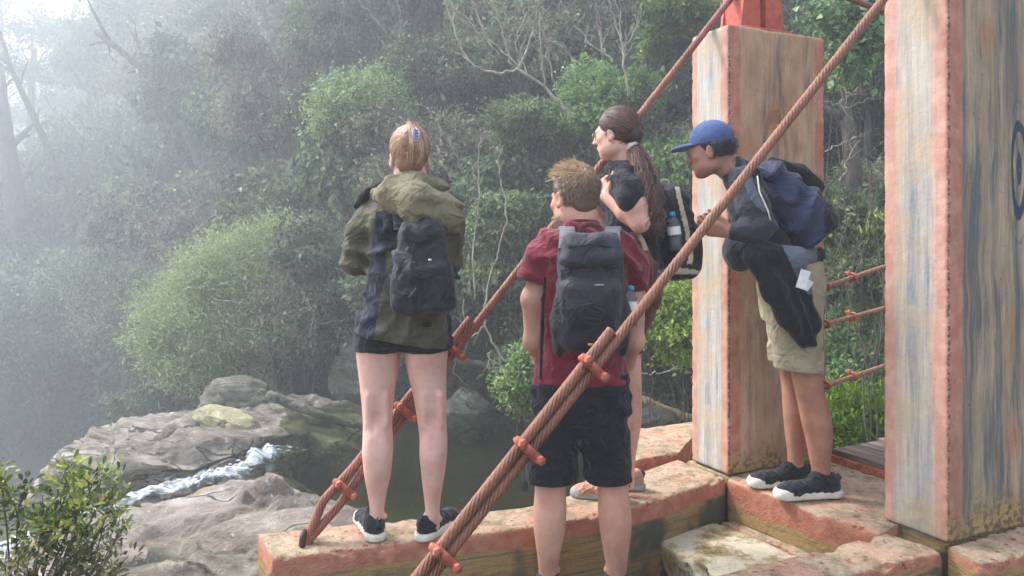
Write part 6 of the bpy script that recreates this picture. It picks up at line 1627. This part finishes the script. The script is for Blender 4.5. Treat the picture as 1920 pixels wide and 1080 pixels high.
# undergrowth over the whole slope
def undergrowth():
    rs = np.random.RandomState(3); n = 110000
    a = rs.uniform(-.85, .7, n); F, zb, sl = prof(a)
    t = (rs.rand(n) ** 1.3) * 12 * (F / 11.0) ** .9; y = F + t - .1; x = a * y
    z = height(x, y); P = np.stack([x, y, z + rs.rand(n) ** 2 * y * .035], 1)
    # leave the lowest dark bank nearly bare
    Nn = rdir(rs, n) * .6 + np.array([0, -.5, .6]); A = rdir(rs, n) + np.array([0, -.3, -.2])
    V, Q = leaves(rs, P, Nn, A, y * .0085, y * .0024)
    cl = fbm(x * .9, y * .9, z * .9, 2, 4) * .8 + .45
    tint = np.clip(cl * .7 + rs.rand(n) * .35 - .05, 0, 1)
    return np_mesh('undergrowth', V, Q, [LF_D], None, False, {'tint': np.repeat(tint, 4)})
o = link('undergrowth', undergrowth()); tag(o, kind='stuff')

# bare pale trees and vines
def bare(name, label, polys, d, r0, seed, twigs=10, tl=.45, cat='bare tree', group='bare pale branches', mat=None, drop=None):
    mb = MB(); rs = np.random.RandomState(seed); first = None
    for pl in polys:
        P = [W(px, py, d + dd) for (px, py, dd) in [(q + (0,))[:3] for q in pl[1:]]]
        if first is None: first = P[0]
        s = np.linspace(0, len(P) - 1, max(8, len(P) * 5)); A = np.array([list(p) for p in P]); C = np.stack([np.interp(s, np.arange(len(P)), A[:, i]) for i in range(3)], 1)
        for _ in range(3): C[1:-1] = (C[:-2] + C[2:] + 2 * C[1:-1]) / 4
        C += .012 * rs.randn(*C.shape); w0 = pl[0]
        w0 *= .62 if 'tree' in name or 'dead' in name or 'vine' in name else 1.0; mb.tube(C, np.linspace(w0, w0 * .45, len(C)), 7)
        for k in range(twigs):
            i = rs.randint(len(C) // 4, len(C)); dr = C[min(i, len(C) - 1)] - C[max(i - 2, 0)]; dr /= np.linalg.norm(dr) + 1e-9
            dr = dr * .8 + rdir(rs, 1)[0] * .7 + np.array([0, 0, .2]); dr /= np.linalg.norm(dr)
            limbs(mb, rs, C[i], C[i] + dr * tl * rs.uniform(.4, 1.2), w0 * .42, w0 * .14, 6, .2, 5, 2, .5)
    o = mb.link(name, mat or BARK_P, loc=first); return tag(o, label, cat, group)
bare('bare_tree', 'pale bare tree with a curved trunk and fan of twigs, upper middle', [
    (.035, (1075, 220), (1040, 180), (975, 127), (940, 140), (895, 130), (865, 95), (850, 50), (828, -20)),
    (.028, (975, 127), (1000, 60), (1012, 0), (1015, -30)), (.022, (975, 127), (905, 60), (885, 0), (880, -20)), (.02, (960, 122), (945, 70), (932, 20)),
    (.02, (975, 127), (968, 70), (990, 20)), (.018, (940, 110), (900, 60), (860, 20))], 10.0, .03, 1, 6, .5)
bare('bare_tree', 'pale bare tree with upright forked twigs, right of the curved one', [
    (.022, (1020, 160), (1015, 90), (1012, 30), (1010, -20)), (.018, (1035, 150), (1022, 70), (1018, 10)), (.018, (1080, 120), (1050, 80), (1010, 70)),
    (.02, (1150, 110), (1110, 85), (1075, 45), (1060, 20)), (.02, (1130, 110), (1125, 60), (1115, 0)), (.03, (1180, 180), (1170, 120), (1165, 70), (1145, 20), (1140, -20)), (.02, (1168, 90), (1200, 40), (1208, -10)), (.016, (1165, 70), (1160, 20), (1150, -20))], 10.2, .03, 2, 6, .42)
bare('dead_branch', 'pale zigzag dead branch hanging behind the first hiker and the man in maroon', [
    (.024, (918, 660), (915, 690)), (.026, (970, 700), (935, 660), (908, 612), (912, 560), (921, 500), (935, 480), (950, 400), (938, 330), (930, 300)),
    (.016, (908, 612), (880, 640), (860, 650)), (.016, (890, 560), (885, 470), (900, 400), (895, 300), (905, 240), (885, 215))], 10.2, .03, 3, 5, .4, 'branch')
bare('dead_branch', 'pale twisted twigs in front of the grey brown bush', [
    (.016, (560, 580), (585, 575), (595, 610), (640, 600), (690, 590)), (.014, (590, 575), (585, 610), (570, 640)), (.012, (470, 655), (480, 640), (505, 640), (525, 650)), (.01, (480, 640), (470, 615)), (.012, (400, 560), (440, 565), (470, 570))], 12.4, .03, 4, 3, .3, 'branch')
bare('dead_branch', 'thin pale branch above the dark bank left of the farther pillar', [(.014, (1190, 700), (1240, 700), (1265, 690), (1295, 680))], 8.6, .02, 5, 2, .3, 'branch')
bare('fallen_log', 'fallen grey log lying on the far rock bank', [(.085, (505, 742), (560, 765), (620, 785), (685, 805))], 11.2, .06, 6, 0, .3, 'log', 'fallen logs', RK_GR2)
bare('fallen_log', 'thin brown log low across the pool behind the first hiker', [(.06, (850, 672), (900, 685), (980, 700))], 11.0, .06, 7, 0, .3, 'log', 'fallen logs', BARK)
bare('fallen_log', 'brown log across the water left of the farther pillar', [(.10, (1195, 755), (1240, 768), (1300, 785))], 9.6, .06, 8, 0, .3, 'log', 'fallen logs', bark_mat('brown_log', sr(92, 76, 56), sr(140, 120, 90)))
bare('leaning_trunk', 'dark leaning trunk in the mist at the upper left', [(.24, (395, 420), (375, 300), (330, 210), (260, 120), (180, 60))], 30.0, .2, 9, 5, 2.2, 'trunk', 'dark trunks in the mist', BARK)
bare('leaning_trunk', 'dark upright trunk at the left edge in the mist', [(.55, (35, 420), (15, 300), (5, 190)), (.18, (110, 330), (60, 210), (20, 130), (0, 60))], 36.0, .3, 10, 4, 2.2, 'trunk', 'dark trunks in the mist', BARK)
bare('leaning_trunk', 'thick grey trunk seen between the pillars below the round leaves', [(.14, (1612, 760), (1606, 520), (1600, 330), (1592, 240), (1585, 190))], 9.3, .1, 11, 3, .6, 'trunk', None, BARK)
bare('dead_branch', 'forked dead branch between the pillars under the grey trunk', [(.018, (1575, 340), (1590, 300), (1610, 262)), (.014, (1545, 285), (1580, 268), (1615, 250))], 8.0, .02, 12, 3, .3, 'branch')
bare('dead_branch', 'thin pale twigs crossing below the hanging round leaves', [(.010, (1545, 190), (1580, 200), (1620, 190), (1660, 182)), (.009, (1570, 160), (1600, 180), (1640, 160))], 7.0, .02, 13, 5, .25, 'branch')
for i, (x0, y0, x1, y1, d) in enumerate([(660, -10, 730, 70, 13), (745, 0, 748, 80, 13), (650, 0, 600, 120, 17), (800, 200, 870, 330, 12), (1195, 300, 1150, 420, 9.8), (870, 560, 850, 700, 11)]):
    bare('dead_branch', 'thin %s vine stem hanging down the slope, %s from the left' % ('straight' if i == 1 else 'leaning', ORD[[1, 2, 0, 3, 5, 4][i]]), [(.013, (x0, y0), ((x0 + x1) / 2 + 6, (y0 + y1) / 2), (x1, y1))], d, .02, 20 + i, 3, .5, 'vine', 'thin vines on the slope')

# near shrub at the left bottom corner
def near_shrub(label, stems, seed, L, Wd, per, mat, foot):
    root = empty('shrub', foot, label, 'shrub', 'leafy shrubs at the left corner'); rs = np.random.RandomState(seed); mb = MB(); Vs = []; Qs = []; Ts = []; n0 = 0
    for (px, py, d, dens) in stems:
        e = np.array(list(W(px, py, d))); b = np.array(list(foot)) + rs.randn(3) * .02
        mid = (b + e) / 2 + np.array([rs.randn() * .05, rs.randn() * .05, -.02 + .06 * rs.rand()])
        t = np.linspace(0, 1, 12)[:, None]; C = (1 - t) ** 2 * b + 2 * t * (1 - t) * mid + t * t * e
        mb.tube(C, np.linspace(.006, .002, 12), 6)
        ends = [C[-1]]
        for k in range(6):
            i = rs.randint(8, 12); dd = rdir(rs, 1)[0] * .6 + np.array([0, 0, .5]) + (C[-1] - C[0]) / np.linalg.norm(C[-1] - C[0]) * .4
            e2 = C[i] + dd * .10 * rs.uniform(.4, 1.1); mb.tube([C[i], (C[i] + e2) / 2 + rs.randn(3) * .008, e2], [.003, .0024, .0016], 5); ends.append(e2)
        for q in ends:
            m = int(per * dens); P = q + rs.randn(m, 3) * np.array([.022, .022, .018]); 
            A = (P - q) / .03 + rdir(rs, m) * .5 + np.array([0, 0, .45]); Nn = np.array([0, 0, 1.0]) + rdir(rs, m) * .7
            n = m; A = A / np.linalg.norm(A, axis=1)[:, None]; Nn = Nn - A * (Nn * A).sum(1)[:, None]; Nn /= np.linalg.norm(Nn, axis=1)[:, None]; S = np.cross(A, Nn)
            l = L * rs.uniform(.6, 1.3, (n, 1)); w_ = Wd * rs.uniform(.7, 1.2, (n, 1))
            V = np.stack([P, P + A * l * .35 + S * w_ * .8 + Nn * w_ * .2, P + A * l * .72 + S * w_ + Nn * w_ * .15, P + A * l - Nn * l * .1, P + A * l * .72 - S * w_ + Nn * w_ * .15, P + A * l * .35 - S * w_ * .8 + Nn * w_ * .2, P + A * l * .38, P + A * l * .74], 1).reshape(-1, 3)
            o = np.arange(n)[:, None] * 8 + n0
            Qs += [o + np.array([[1, 2, 7, 6]]), o + np.array([[6, 7, 4, 5]])]; Ts += [o + np.array([[0, 1, 6]]), o + np.array([[0, 6, 5]]), o + np.array([[2, 3, 7]]), o + np.array([[7, 3, 4]])]
            Vs.append(V); n0 += 8 * n
            hh = np.clip((q[2] - foot[2]) / 1.0, 0, 1); Ts and None
            tint = np.clip(rs.rand(n) * .8 + .1 + .25 * rs.randn(), 0, 1); root_t.append(np.repeat(tint, 8))
    me = np_mesh('foliage', np.concatenate(Vs), [np.concatenate(Qs), np.concatenate(Ts)], [mat], None, True, {'tint': np.concatenate(root_t)}); root_t.clear()
    link('foliage', me, root); mb.link('stems', BARK, root)
root_t = []
rs = np.random.RandomState(77)
st = []
for px, py in [(-20, 930), (10, 870), (40, 905), (75, 885), (100, 920), (130, 878), (150, 915), (175, 872), (190, 905), (215, 900), (-30, 880), (90, 940), (140, 935), (40, 985)]:
    st.append((px + rs.uniform(-8, 8), py + 42 + rs.uniform(-8, 8), 3.0 + rs.uniform(-.18, .25), rs.uniform(.7, 1.3)))
near_shrub('yellow green leafy shrub at the lower left edge in front of the white water', st, 1, .036, .0080, 19, LF_Y, W(20, 1260, 3.1))
st = [(px, py, 2.9 + rs.uniform(-.1, .15), 1.0) for px, py in [(10, 1075), (50, 1060), (70, 1085), (215, 1078), (130, 1050), (165, 1040), (180, 1075), (100, 1090)]]
near_shrub('small low shrub at the bottom left corner', st, 2, .034, .008, 14, LF_Y, W(110, 1290, 2.9))
st = [(px, py, 4.0 + rs.uniform(-.1, .1), .6) for px, py in [(205, 930), (235, 985), (190, 1000), (215, 1010), (150, 1010)]]
near_shrub('thin dark leafed shrub between the white water and the pink boulder', st, 4, .05, .008, 12, LF, W(150, 1130, 4.0))

# ------------------------------------------------------------------ haze
hz = MB(); lo, hi = (-125, -12, -12.5), (95, 140, 34)
hz.box([(lo[i] + hi[i]) / 2 for i in range(3)], [(hi[i] - lo[i]) / 2 for i in range(3)])
hm = bpy.data.materials.new('haze'); hm.use_nodes = True; hm.node_tree.nodes.remove(hm.node_tree.nodes["Principled BSDF"])
pv = hm.node_tree.nodes.new("ShaderNodeVolumePrincipled"); pv.inputs['Color'].default_value = (.86, .93, 1.0, 1); pv.inputs['Density'].default_value = .0108; pv.inputs['Anisotropy'].default_value = .5
hm.node_tree.links.new(pv.outputs[0], hm.node_tree.nodes["Material Output"].inputs['Volume'])
o = hz.link('haze', hm, smooth=False); tag(o, kind='stuff')
